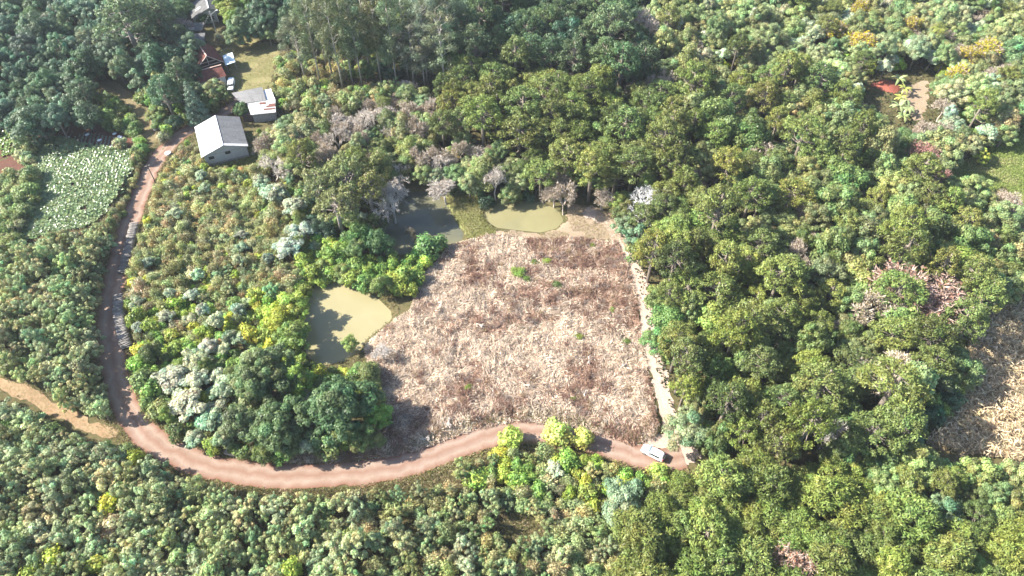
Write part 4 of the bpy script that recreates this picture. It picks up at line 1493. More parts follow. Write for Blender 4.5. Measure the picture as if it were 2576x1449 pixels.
one('broad', 535, 215, 3.4, 7, (0.135, 0.15, 0.07), 'pale domed tree in front of the tiled wing', var=1)
one('broad', 440, 170, 4.5, 10, (0.10, 0.125, 0.065), 'grey green domed tree west of the tiled farmhouse', var=2)
one('broad', 400, 200, 3.8, 8, (0.13, 0.145, 0.05), 'olive tree at the edge of the grass track')
one('broad', 605, 268, 2.6, 4.8, (0.055, 0.095, 0.03), 'dark round tree between the driveway and the patched barn', var=4)
one('bush', 265, 292, 2.6, 4.2, (0.12, 0.165, 0.05), 'rounded bush at the top of the red seed bed')
one('bush', 300, 355, 1.8, 2.4, (0.17, 0.18, 0.09), 'pale bush beside the largest white sack')
one('bush', 408, 342, 1.9, 2.6, (0.15, 0.15, 0.08), 'olive bush at the fork of road and grass track')
one('scrub', 470, 425, 2.2, 3.2, (0.28, 0.26, 0.13), 'pale reedy clump of tall grass beside the shed')
one('brac', 75, 105, 1.6, 8, (0.30, 0.30, 0.03), 'single yellow crowned tree in the dark wood by the field')
# eucalyptus rows
for i, (px, py, hh) in enumerate(((742, 95, 20), (775, 70, 25), (805, 45, 27), (832, 70, 28), (858, 55, 28), (885, 70, 27), (905, 30, 28), (935, 55, 27), (960, 40, 25), (790, 20, 26), (870, 5, 28), (760, 15, 24), (980, 80, 25))):
    one('euc', px, py, 3.6, hh, vary(EUCA[i % 3], a=0.1), 'tall eucalyptus with pale bare trunk beyond the scrubby slope', 'eucalyptus beyond the scrubby slope', bark=PALEBARK, var=i)
for i, (px, py, hh) in enumerate(((1010, 60, 25), (1035, 20, 26), (1030, 110, 20), (1062, 70, 25), (1060, 130, 18), (1090, 40, 27), (1110, 100, 24), (1085, 10, 27), (1125, 20, 27))):
    one('euc', px, py, 3.8, hh, vary((0.105, 0.128, 0.085), a=0.08), 'silvery eucalyptus in the clump before the dark wood', 'silvery eucalyptus clump', bark=WHITEBARK, var=i + 1)
# central group
for i, (px, py, rm, hh, lab) in enumerate(((800, 470, 4.6, 15, 'westernmost araucaria of the group between the ponds'), (870, 440, 5.0, 17, 'tallest araucaria of the group between the ponds'), (925, 470, 4.4, 15, 'araucaria overhanging the dark pond'),
                                           (845, 520, 4.6, 14, 'araucaria with bare grey trunk facing the small pond'))):
    one('arau', px, py, rm, hh, vary((0.105, 0.115, 0.045), a=0.05), lab, 'araucarias between the ponds', bark=(0.36, 0.31, 0.28), var=i)
one('bare', 985, 500, 5.0, 11, None, 'leafless pale tree leaning over the dark pond', bark=WHITEBARK, var=0)
one('bare', 960, 470, 3.4, 12, None, 'slender leafless tree behind the leaning bare tree', bark=(0.5, 0.44, 0.4), var=1)
one('sparse', 1035, 575, 1.6, 5.5, None, 'thin twiggy snag standing in the dark pond', bark=(0.2, 0.16, 0.14), var=2, leaf=(0.1, 0.12, 0.05))
one('broad', 905, 590, 3.6, 9, (0.062, 0.112, 0.032), 'ivy covered tree on the bank of the dark pond')
one('broad', 950, 600, 3.4, 8.5, (0.05, 0.095, 0.035), 'dark leafy tree between the araucarias and dark pond')
one('fine', 890, 620, 2.6, 8, (0.10, 0.145, 0.055), 'light green creeper draped tree below the araucarias')
for i, (px, py, rm, lab) in enumerate(((690, 480, 3.6, 'silver leaved tree above the scrub west of the araucarias'), (740, 520, 3.2, 'silver leaved tree touching the westernmost araucaria'), (725, 620, 3.4, 'silver leaved tree below the araucarias'),
                                       (765, 580, 3.0, 'silver leaved tree against the araucaria trunks'), (655, 455, 2.6, 'small silver tree at the upper edge of the scrub'))):
    one('silver', px, py, rm, 6, vary(SILV[i % 3], a=0.08), lab, 'silver trees between the ponds')
one('bush', 1015, 690, 2.5, 4.5, (0.125, 0.185, 0.045), 'bright green bush at the corner of the dry field')
one('bush', 1075, 615, 3.4, 4.0, (0.08, 0.14, 0.045), 'green bush on the lower bank of the dark pond')
one('bush', 1105, 605, 2.2, 3.2, (0.07, 0.125, 0.04), 'small dark bush at the pond end of the dry field')
# big trees at the bend
one('big', 850, 1015, 7.0, 12.5, (0.052, 0.090, 0.036), 'largest dark round tree shading the lower corner of the dry field', var=0)
one('big', 655, 925, 6.4, 12, (0.080, 0.112, 0.045), 'large grey green tree below the small pond', var=1)
one('big', 690, 1050, 5.6, 11, (0.066, 0.100, 0.040), 'dark tree between the two largest trees at the bend', var=2)
one('broad', 600, 1060, 4.2, 9, (0.078, 0.105, 0.045), 'mid green tree above the stack of planks', var=3)
one('broad', 740, 950, 3.2, 9, (0.13, 0.185, 0.04), 'bright green tree at the lower end of the small pond')
one('broad', 945, 1050, 2.8, 7, (0.10, 0.175, 0.035), 'bright green bushy tree at the dry field corner')
one('broad', 735, 760, 3.8, 7.5, (0.16, 0.205, 0.04), 'yellow green tree at the head of the small pond', var=1)
one('broad', 735, 835, 4.0, 8, (0.115, 0.165, 0.04), 'green tree overhanging the small pond', var=3)
one('broad', 700, 800, 3.6, 7, (0.19, 0.22, 0.035), 'lime green tree west of the small pond', var=5)
for i, (px, py, rm, hh, lab) in enumerate(((430, 950, 3.6, 5.5, 'large silver leaved tree nearest the road bend'), (490, 905, 3.2, 5.5, 'silver tree uphill of the road bend group'), (470, 1015, 3.8, 6, 'widest silver leaved tree by the bend'),
                                          (530, 1050, 3.0, 5, 'silver tree touching the mid green tree'), (560, 975, 2.6, 6, 'silver tree under the grey green large tree'), (520, 870, 2.4, 4.5, 'small silver tree among the lime bushes'))):
    one('silver', px, py, rm, hh, vary(SILV[i % 3], a=0.08), lab, 'silver trees inside the road bend')
one('fine', 878, 855, 2.0, 4.6, (0.15, 0.20, 0.06), 'small see-through green tree on the spit of the small pond', bark=GREYBARK, var=2)
one('bare', 965, 890, 2.2, 3.5, None, 'small leafless sapling on the dry field by the pond', bark=WHITEBARK, var=2)
# right of the clearing
one('bare', 1620, 505, 5.6, 9.5, None, 'white leafless tree at the head of the pale path', bark=(0.62, 0.58, 0.55), var=3)
one('broad', 1555, 500, 2.8, 6, (0.165, 0.21, 0.055), 'yellow green tree left of the white leafless tree')
one('brac', 1570, 560, 3.0, 6.5, (0.12, 0.165, 0.09), 'feathery grey green tree where the pale path begins')
one('brac', 1610, 590, 4.2, 8, (0.10, 0.15, 0.085), 'wide feathery blue green tree beside the pale path')
one('broad', 1690, 800, 4.6, 9, (0.085, 0.15, 0.045), 'glossy green tree midway along the pale path', var=2)
one('broad', 1660, 850, 3.2, 7, (0.075, 0.14, 0.045), 'rich green tree leaning over the pale path')
one('broad', 1790, 790, 4.6, 10, (0.16, 0.205, 0.05), 'light lime tree inside the forest edge by the path', var=0)
one('fine', 1730, 1060, 5.0, 8, (0.135, 0.165, 0.085), 'pale wispy tree above the parked car', var=1)
# pink, tan and bare trees of the east wood
one('sparse', 2310, 725, 9.0, 13, None, 'very wide pinkish half bare tree near the corn field', bark=(0.44, 0.33, 0.28), var=0, leaf=(0.30, 0.18, 0.13))
one('sparse', 2195, 785, 5.4, 11, None, 'pale branched tree southwest of the pinkish one', bark=(0.5, 0.43, 0.35), var=1, leaf=(0.20, 0.17, 0.09))
one('broad', 2420, 665, 6.0, 10, (0.135, 0.19, 0.040), 'bright green tree next to the wide pinkish tree', var=2)
one('sparse', 2225, 930, 5.6, 10, None, 'straw coloured tree in the lower east wood', bark=(0.55, 0.48, 0.40), var=2, leaf=(0.34, 0.29, 0.17))
one('bare', 2095, 1090, 3.6, 8, None, 'grey leafless tree in the lower east wood', bark=(0.46, 0.42, 0.40), var=1)
one('sparse', 2315, 385, 4.0, 9, None, 'dull red tree at the edge of the meadow', bark=(0.33, 0.2, 0.17), var=3, leaf=(0.27, 0.12, 0.10))
one('sparse', 2365, 440, 3.0, 8, None, 'narrow dull red tree below the other red tree', bark=(0.33, 0.2, 0.17), var=1, leaf=(0.25, 0.12, 0.10))
one('big', 2440, 480, 7.2, 10, (0.125, 0.165, 0.06), 'wide domed light green tree on the meadow edge', var=1)
one('brac', 2480, 385, 2.2, 5.5, (0.22, 0.27, 0.05), 'small conical yellow green tree standing on the meadow')
one('big', 2400, 900, 5.5, 9, (0.10, 0.14, 0.055), 'rounded tree on the corn field edge', var=2)
one('sparse', 2015, 1418, 3.2, 10, None, 'reddish half bare tree among the young araucarias', bark=(0.45, 0.35, 0.3), var=3, leaf=(0.36, 0.21, 0.13))
one('big', 2300, 1165, 5.0, 9, (0.145, 0.18, 0.06), 'light green domed tree at the foot of the corn field', var=0)
one('big', 2220, 1215, 4.6, 9, (0.125, 0.165, 0.06), 'pale green tree at the edge of the young araucarias', var=2)
one('fine', 2370, 1280, 4.2, 9, (0.10, 0.145, 0.075), 'bluish green tree in the gap of the young araucarias', var=1)
one('fine', 1568, 1255, 4.6, 8.5, (0.135, 0.18, 0.105), 'large feathery blue green tree beside the young araucarias', var=0)
one('sparse', 1578, 130, 3.6, 11, None, 'tan half bare tree standing out from the dark northern wood', bark=(0.42, 0.36, 0.28), var=0, leaf=(0.27, 0.20, 0.11))
one('sparse', 1448, 145, 3.0, 9, None, 'greyish round thin tree in the dark northern wood', bark=(0.4, 0.38, 0.36), var=2, leaf=(0.25, 0.24, 0.2))
one('sparse', 1497, 65, 3.0, 10, None, 'dark pink thin tree in the dark northern wood', bark=(0.32, 0.22, 0.2), var=1, leaf=(0.24, 0.13, 0.12))
one('bare', 1665, 200, 4.6, 10, None, 'leafless branched tree in the middle of the north wood', bark=(0.5, 0.43, 0.36), var=0)
one('bare', 1620, 55, 5.0, 14, None, 'leafless tree with crooked limbs at the top of the north wood', bark=(0.45, 0.38, 0.33), var=2)
for i, (px, py, rm, lab) in enumerate(((2112, 75, 4.2, 'yellow flowering tree furthest west on the north slope'), (2168, 105, 3.8, 'yellow flowering tree behind the dark araucaria'), (2300, 25, 4.0, 'yellow flowering tree near the top road gap'),
                                      (2292, 62, 3.0, 'small yellow flowering tree below the one by the gap'), (2480, 122, 4.4, 'large yellow flowering tree on bare pale stems'), (2437, 138, 3.0, 'small yellow flowering tree beside the large one'),
                                      (2402, 187, 3.6, 'yellow flowering tree above the banana plants'), (2165, 22, 2.6, 'small yellow flowering tree at the top edge'))):
    one('yellow', px, py, rm, 9, None, lab, 'yellow flowering trees', bark=(0.42, 0.34, 0.28), var=i, leaf=vary(YEL[i % 2], a=0.06, hue=0.04))
one('arau', 2065, 195, 5.2, 15, (0.062, 0.095, 0.030), 'dark spreading araucaria on the north slope with bare limbs', bark=(0.32, 0.27, 0.25), var=2)
for i, (px, py, rm, lab) in enumerate(((2515, 232, 5.2, 'large whitish tree on the far slope edge'), (2398, 312, 3.6, 'flat whitish tree below the banana plants'), (2487, 330, 3.2, 'whitish tree nearest the meadow'), (2345, 145, 3.4, 'whitish tree above the glade'),
                                      (2225, 375 - 200, 2.6, 'whitish tree above the red soil heap'), (2255, 60, 3.0, 'whitish tree between the yellow flowering trees'), (2385, 60, 3.0, 'whitish tree beside the top gap'), (2440, 75, 3.2, 'whitish tree behind the large yellow one'))):
    one('silver', px, py, rm, 6.5, vary(SILV[i % 3], a=0.07), lab, 'whitish trees on the far slope')

# ------------------------------------------------------------------ woods, thickets and scrub, zone by zone
AB = (0.30, 0.25, 0.22)
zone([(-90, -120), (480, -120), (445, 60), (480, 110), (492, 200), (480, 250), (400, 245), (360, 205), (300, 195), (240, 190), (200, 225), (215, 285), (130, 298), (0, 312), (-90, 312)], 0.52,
     [(5, 'broad', .75, 1.25, DARK + [(0.06, 0.10, 0.055)], 'dark leafy tree'), (3, 'fine', .7, 1.2, [(0.085, 0.125, 0.085), (0.075, 0.115, 0.075)], 'greyish green small-leaved tree'), (2, 'brac', 1.2, 1.9, [(0.10, 0.145, 0.095)], 'blue green feathery tree'), (0.5, 'arau', .8, 1.0, ARAU_SHADE, 'dark araucaria')],
     'in the shaded wood above the crop field', 'w1', skip=('bed', 'crop', 'farm'), seed=1)  # leaf colours darkened here to stand in for trees shading each other
zone([(345, 245), (480, 195), (575, 235), (560, 262), (505, 298), (440, 340), (402, 320), (372, 270)], 0.55,
     [(4, 'bush', .8, 1.5, BRIGHT + MID, 'leafy bush'), (2, 'broad', .5, .75, MID + DARK, 'small tree')], 'between grass track and tiled wing', 'w2', seed=2)
zone([(530, -120), (760, -120), (745, 60), (700, 90), (640, 60), (560, 50)], 0.6, [(3, 'broad', .8, 1.25, DARK, 'dark tree'), (1, 'broad', .6, 1.0, BRIGHT, 'bright tree')], 'behind the farmyard', 'w3', skip=('farm',), seed=3)
zone([(690, 95), (800, 110), (990, 150), (1010, 210), (900, 250), (860, 300), (760, 300), (690, 300), (660, 250), (690, 200)], 0.62,
     [(3, 'bush', .7, 1.3, PALE + BRIGHT, 'leafy bush'), (3, 'scrub', .9, 1.6, OLIVE, 'olive scrub bush'), (1, 'brac', .8, 1.3, BLUE, 'feathery small tree'), (0.6, 'broad', .45, .7, PALE, 'small pale tree')],
     'on the scrubby slope below the eucalyptus', 'w4', thin=(9, 0.35), seed=4)
zone([(720, -80), (1140, -80), (1130, 130), (1000, 185), (880, 170), (760, 140)], 0.55, [(3, 'broad', .6, 1.0, DARK + MID, 'understorey tree'), (2, 'bush', .9, 1.5, DARK + MID, 'dark bush')], 'beneath the eucalyptus', 'w5', seed=5)
zone([(1110, -110), (1620, -110), (1610, 60), (1625, 165), (1560, 190), (1480, 175), (1400, 150), (1260, 135), (1120, 150)], 0.50,
     [(5, 'arau', .75, 1.15, ARAU_SHADE, 'dark araucaria'), (5, 'broad', .8, 1.35, DARK, 'dark dense tree'), (0.5, 'sparse', .7, .9, [None], 'thin brownish tree', (0.36, 0.3, 0.27), (0.2, 0.14, 0.10))], 'in the dark northern wood', 'w6', seed=6)  # this wood's shadow is put into darker leaf colours
zone([(1115, 165), (1290, 130), (1440, 180), (1620, 170), (1690, 250), (1705, 330), (1660, 420), (1560, 440), (1400, 400), (1320, 330), (1220, 320), (1120, 270)], 0.47,
     [(9, 'arau', .72, 1.1, ARAU, 'green araucaria'), (1.2, 'broad', .7, 1.0, MID, 'leafy tree'), (0.25, 'bare', .7, .9, [None], 'bare tree', GREYBARK)], 'in the araucaria wood beyond the ponds', 'w7', seed=7)
zone([(690, 300), (760, 285), (900, 300), (1010, 200), (1115, 270), (1220, 320), (1320, 330), (1400, 405), (1540, 460), (1535, 500), (1440, 505), (1380, 490), (1225, 490), (1180, 490), (1100, 470), (1010, 455), (900, 410), (760, 420), (680, 420), (650, 340)], 0.50,
     [(4, 'broad', .6, 1.05, MID + PALE, 'mid green tree'), (2, 'fine', .6, 1.0, PALE + BLUE, 'pale small-leaved tree'), (1.3, 'sparse', .55, .9, [None], 'thin tan tree', (0.46, 0.40, 0.34), (0.24, 0.19, 0.12)), (1.2, 'bare', .6, .95, [None], 'pale leafless tree', (0.50, 0.45, 0.40)), (0.8, 'arau', .6, .9, ARAU, 'araucaria')],
     'in the mixed wood north of the ponds', 'w8', seed=8)
zone([(1560, 440), (1660, 420), (1705, 330), (1770, 480), (1900, 620), (2040, 740), (2100, 880), (2085, 1080), (1900, 1130), (1780, 1120), (1700, 1060), (1715, 980), (1660, 900), (1640, 800), (1620, 690), (1575, 610), (1550, 520)], 0.47,
     [(6, 'arau', .70, 1.08, ARAU + ARAL, 'araucaria'), (3, 'broad', .65, 1.1, MID, 'leafy green tree'), (1.4, 'fine', .7, 1.0, PALE, 'pale small-leaved tree'), (0.3, 'bare', .5, .7, [None], 'bare tree', GREYBARK)],
     'in the wood along the pale path', 'w9', seed=9)
zone([(1690, 250), (1800, 190), (2000, 160), (2130, 250), (2290, 320), (2400, 350), (2400, 430), (2640, 440), (2640, 720), (2500, 750), (2430, 840), (2400, 930), (2300, 1020), (2250, 1100), (2085, 1080), (2100, 880), (2040, 740), (1900, 620), (1770, 480), (1705, 330)], 0.48,
     [(4, 'arau', .72, 1.1, ARAU, 'araucaria'), (5, 'broad', .75, 1.3, PALE + MID, 'leafy tree'), (3, 'fine', .75, 1.2, PALE, 'pale small-leaved tree'), (0.5, 'sparse', .6, .9, [None], 'thin tan tree', (0.46, 0.40, 0.34), (0.27, 0.2, 0.13))],
     'in the broad east wood', 'w10', seed=10)
zone([(1610, -110), (2640, -110), (2640, 300), (2560, 330), (2440, 360), (2400, 350), (2290, 320), (2130, 250), (2000, 160), (1800, 190), (1690, 250), (1625, 165)], 0.50,
     [(5, 'broad', .7, 1.2, PALE, 'pale green tree'), (4, 'fine', .7, 1.2, PALE + BLUE, 'greyish small-leaved tree'), (1.2, 'silver', .7, 1.0, SILV, 'whitish tree'), (1, 'bush', .9, 1.5, LIME + BRIGHT, 'lime bush'), (0.6, 'sparse', .6, .9, [None], 'thin tan tree', (0.46, 0.40, 0.34), (0.25, 0.2, 0.13)), (0.6, 'arau', .7, 1.0, ARAU, 'araucaria')],
     'on the far north east slope', 'w11', seed=11)
zone([(1500, 1560), (1560, 1420), (1600, 1320), (1660, 1270), (1720, 1215), (1900, 1175), (2140, 1185), (2200, 1260), (2330, 1300), (2420, 1330), (2640, 1290), (2680, 1560)], 0.46,
     [(1, 'araY', .75, 1.12, ARAL, 'young araucaria')], 'in the planted stand at the bottom', 'w12', seed=12)
zone([(2080, 1110), (2250, 1100), (2330, 1130), (2480, 1160), (2640, 1180), (2640, 1300), (2420, 1330), (2330, 1300), (2200, 1255), (2140, 1185)], 0.48,
     [(3, 'broad', .65, 1.0, PALE + MID, 'leafy tree'), (2, 'fine', .7, 1.0, MID + PALE, 'small-leaved tree'), (1.5, 'arau', .55, .75, ARAU, 'small araucaria')], 'below the corn field', 'w13', seed=13)
zone([(2230, 1110), (2300, 960), (2400, 900), (2440, 830), (2400, 1000), (2330, 1100)], 0.6, [(1, 'bush', .8, 1.4, BRIGHT + DARK, 'leafy bush')], 'on the green margin of the corn field', 'w14', noview=False, skip=('corn',), seed=14)
# young blue-green trees
zone([(-120, 645), (60, 640), (150, 612), (235, 595), (275, 570), (268, 650), (250, 760), (243, 880), (262, 1000), (280, 1060), (240, 1060), (150, 1010), (60, 975), (-120, 930)], 0.50,
     [(6, 'brac', .7, 1.25, BLUE, 'feathery blue green tree'), (1, 'bush', .6, 1.1, PALE + OLIVE, 'olive bush')], 'in the thicket west of the road', 'w15', seed=15)
zone([(-120, 1000), (0, 1000), (90, 1030), (220, 1100), (310, 1125), (390, 1165), (470, 1215), (560, 1245), (760, 1250), (900, 1245), (900, 1560), (-160, 1560)], 0.52,
     [(6, 'brac', .75, 1.3, BLUE, 'feathery blue green tree'), (0.8, 'bush', .7, 1.2, OLIVE + MID, 'olive bush'), (0.15, 'bush', 1.0, 1.4, LIME, 'lime bush')], 'in the thicket below the bend', 'w16', seed=16)
zone([(900, 1245), (1050, 1230), (1150, 1225), (1300, 1230), (1450, 1260), (1520, 1300), (1580, 1330), (1540, 1560), (900, 1560)], 0.56,
     [(4, 'brac', .55, 1.0, BLUE + PALE, 'small feathery green tree'), (3, 'scrub', .8, 1.4, OLIVE, 'olive scrub bush'), (1, 'bush', .6, 1.0, PALE, 'pale bush')], 'in the open scrub below the dry field', 'w17', thin=(8, 0.22), seed=17)
zone([(1150, 1170), (1230, 1120), (1270, 1108), (1370, 1130), (1480, 1130), (1560, 1150), (1640, 1180), (1700, 1180), (1730, 1200), (1660, 1260), (1600, 1310), (1520, 1290), (1450, 1250), (1300, 1225), (1150, 1215)], 0.55,
     [(4, 'bush', .7, 1.3, LIME + BRIGHT, 'yellow green bush'), (2, 'scrub', .8, 1.4, OLIVE, 'olive scrub bush'), (0.8, 'silver', .45, .7, SILV, 'small silver tree'), (1, 'brac', .6, 1.0, PALE, 'pale feathery tree')], 'below the road by the parked car', 'w18', seed=18)
one('bush', 1285, 1098, 2.4, 3.6, (0.19, 0.24, 0.05), 'yellow green bush standing before the road under the field')
one('bush', 1400, 1085, 2.8, 4.2, (0.26, 0.29, 0.08), 'pale yellow bush overlapping the road below the field')
one('bush', 1470, 1100, 2.2, 3.4, (0.24, 0.27, 0.07), 'smaller pale yellow bush overlapping the road')
one('bush', 1660, 1185, 2.0, 3.0, (0.22, 0.26, 0.06), 'lime bush just below the parked car')
# scrub between the road and the ponds
zone([(335, 555), (380, 480), (440, 440), (560, 435), (660, 420), (720, 450), (730, 560), (740, 640), (750, 700), (700, 735), (600, 740), (420, 750), (330, 745), (330, 640)], 0.52,
     [(7, 'scrub', .8, 1.5, OLIVE, 'olive grey scrub bush'), (1.2, 'bush', .5, .9, PALE + LIME, 'leafy bush'), (0.25, 'silver', .4, .6, SILV, 'small silver tree'), (0.6, 'brac', .5, .9, BLUE, 'blue green sapling')], 'in the scrub between road and ponds', 'w19', seed=19)
zone([(320, 740), (600, 730), (720, 700), (775, 720), (770, 900), (700, 880), (600, 860), (540, 880), (420, 880), (345, 880)], 0.52,
     [(5, 'bush', .7, 1.35, LIME, 'lime green bush'), (2, 'bush', .7, 1.2, BRIGHT, 'bright green bush'), (2, 'scrub', .8, 1.3, OLIVE, 'olive scrub bush'), (0.8, 'silver', .4, .7, SILV, 'small silver tree')], 'west of the small pond', 'w20', seed=20)
zone([(345, 860), (545, 850), (760, 890), (780, 930), (930, 930), (960, 1000), (950, 1090), (850, 1130), (700, 1140), (600, 1140), (480, 1120), (400, 1085), (355, 1020)], 0.52,
     [(4, 'bush', .8, 1.5, BRIGHT + MID, 'green bush'), (3, 'broad', .45, .75, MID + BRIGHT, 'small green tree'), (1.5, 'silver', .5, .8, SILV, 'small silver tree'), (1, 'bush', .6, 1.0, LIME, 'lime bush')], 'inside the road bend', 'w21', skip=('field',), seed=21)
zone([(760, 640), (850, 600), (960, 620), (1060, 640), (1095, 610), (1060, 690), (1040, 735), (960, 715), (900, 705), (840, 695), (780, 705), (745, 680)], 0.5,
     [(5, 'bush', .7, 1.3, BRIGHT, 'bright green bush'), (1, 'bush', .6, 1.0, LIME, 'lime bush'), (1, 'broad', .4, .6, MID, 'small green tree')], 'between small pond and dark pond', 'w22', skip=('field',), seed=22)
zone([(640, 430), (780, 400), (960, 420), (980, 520), (990, 620), (880, 650), (760, 640), (720, 560)], 0.5,
     [(3, 'broad', .5, .85, MID + DARK, 'green tree'), (2, 'bush', .8, 1.4, BRIGHT + MID, 'green bush'), (1, 'silver', .5, .8, SILV, 'small silver tree')], 'under the araucarias between the ponds', 'w23', seed=23)
# hedges on the left
zone([(-60, 452), (60, 440), (98, 436), (104, 500), (92, 540), (58, 600), (50, 640), (-60, 650)], 0.48,
     [(5, 'bush', .7, 1.2, PALE + MID, 'creeper covered bush')], 'in the hedge west of the leafy crop', 'w24', seed=24)
zone([(40, 310), (90, 305), (95, 350), (88, 395), (60, 400), (45, 385)], 0.5, [(5, 'bush', .7, 1.1, PALE + BLUE, 'pale bush')], 'between the two crop plots', 'w25', seed=25)
zone([(200, 240), (300, 230), (350, 280), (365, 340), (355, 400), (335, 380), (330, 345), (270, 320), (200, 300)], 0.52, [(4, 'bush', .6, 1.1, MID + BRIGHT + PALE, 'leafy bush')], 'between seed bed and grass track', 'w26', seed=26)
zone([(335, 380), (362, 400), (345, 470), (310, 560), (282, 600), (262, 590), (300, 520), (335, 450)], 0.5, [(3, 'bush', .4, .75, MID + OLIVE, 'low bush'), (2, 'scrub', .5, .8, OLIVE, 'low scrub bush')], 'on the bank above the road', 'w27', noview=False, seed=27)
zone([(420, 390), (480, 350), (500, 380), (510, 415), (640, 420), (660, 380), (640, 330), (690, 330), (700, 430), (640, 450), (520, 450), (400, 470), (395, 430)], 0.55, [(4, 'scrub', .6, 1.1, OLIVE + [(0.2, 0.21, 0.08)], 'grassy scrub tuft'), (2, 'bush', .5, .9, PALE + BRIGHT, 'leafy bush')], 'around the big shed', 'w28', noview=True, skip=('shedyard',), seed=28)
zone([(640, 330), (690, 310), (760, 330), (740, 420), (660, 420)], 0.5, [(3, 'fine', .5, .75, [(0.2, 0.18, 0.12), (0.17, 0.17, 0.10)], 'greyish twiggy tree'), (1, 'bare', .5, .7, [None], 'bare grey tree', GREYBARK)], 'east of the big shed', 'w29', seed=29)

# forest edges: low bushes that hide the trunks
zone([(1560, 600), (1600, 660), (1640, 760), (1650, 860), (1680, 930), (1700, 990), (1720, 1060), (1790, 1150), (1850, 1160), (1760, 1000), (1700, 860), (1660, 740), (1620, 640)], 0.5,
     [(3, 'bush', .7, 1.2, BRIGHT + MID, 'green bush'), (1, 'brac', .6, 1.0, PALE, 'pale feathery tree')], 'at the wood edge beside the pale path', 'w30', seed=30)
zone([(1120, 470), (1220, 480), (1380, 480), (1440, 500), (1420, 510), (1300, 498), (1220, 505), (1130, 490)], 0.5, [(3, 'bush', .6, 1.0, MID + DARK, 'dark green bush')], 'along the far bank of the round pond', 'w31', noview=False, skip=('clearing',), seed=31)

# ------------------------------------------------------------------ build the plants: up to 300 of a kind as things, the rest of it as one mass


def build_plant(d):
    kind = d['kind']
    tm, cm, h0, r0, ex = KIND[kind][d['v']]
    nm = d['name']
    cat = 'bush' if kind in ('scrub', 'bush') else 'tree'
    if tm is None:
        o = obj(nm, cm, None, (d['x'], d['y'], d['z']), d['color'])
        o.rotation_euler = (0, 0, d['rot']); o.scale = d['s']
        tag(o, d['label'], cat, d['group'])
        return
    r = root(nm, (d['x'], d['y'], d['z']), d['rot'], d['s'], label=d['label'], cat=cat, group=d['group'])
    d['bark'] = tuple(min(0.6, q * 1.1) for q in d['bark'])
    obj('trunk', tm, r, None, d['bark'])
    if ex is None and kind != 'bare':
        obj('crown', cm, r, None, d['color'])
    else:
        obj('branches', cm, r, None, d['bark'])
        if ex is not None:
            obj('foliage', ex, r, None, d['leaf'] or d['color'] or (0.2, 0.16, 0.1))


def inst_mats():
    for nm in ('leaf', 'needle', 'gloss_leaf', 'straw'):
        m_ = MATS[nm].copy(); m_.name = nm + '_mass'
        nt_ = m_.node_tree
        oi = next(q for q in nt_.nodes if q.type == 'OBJECT_INFO')
        at_ = nt_.nodes.new('ShaderNodeAttribute')
        at_.attribute_type = 'INSTANCER'; at_.attribute_name = 'icol'
        for l in list(oi.outputs['Color'].links):
            to = l.to_socket
            nt_.links.remove(l)
            nt_.links.new(at_.outputs['Color'], to)
        MATS[nm + '_mass'] = m_


inst_mats()
_src = {}


def source(me):
    """stands outside the scene; only the masses point at it"""
    if me.name not in _src:
        m2 = me.copy()
        for i in range(len(m2.materials)):
            m2.materials[i] = MATS[me.materials[i].name + '_mass']
        _src[me.name] = bpy.data.objects.new('mass_source', m2)
    return _src[me.name]


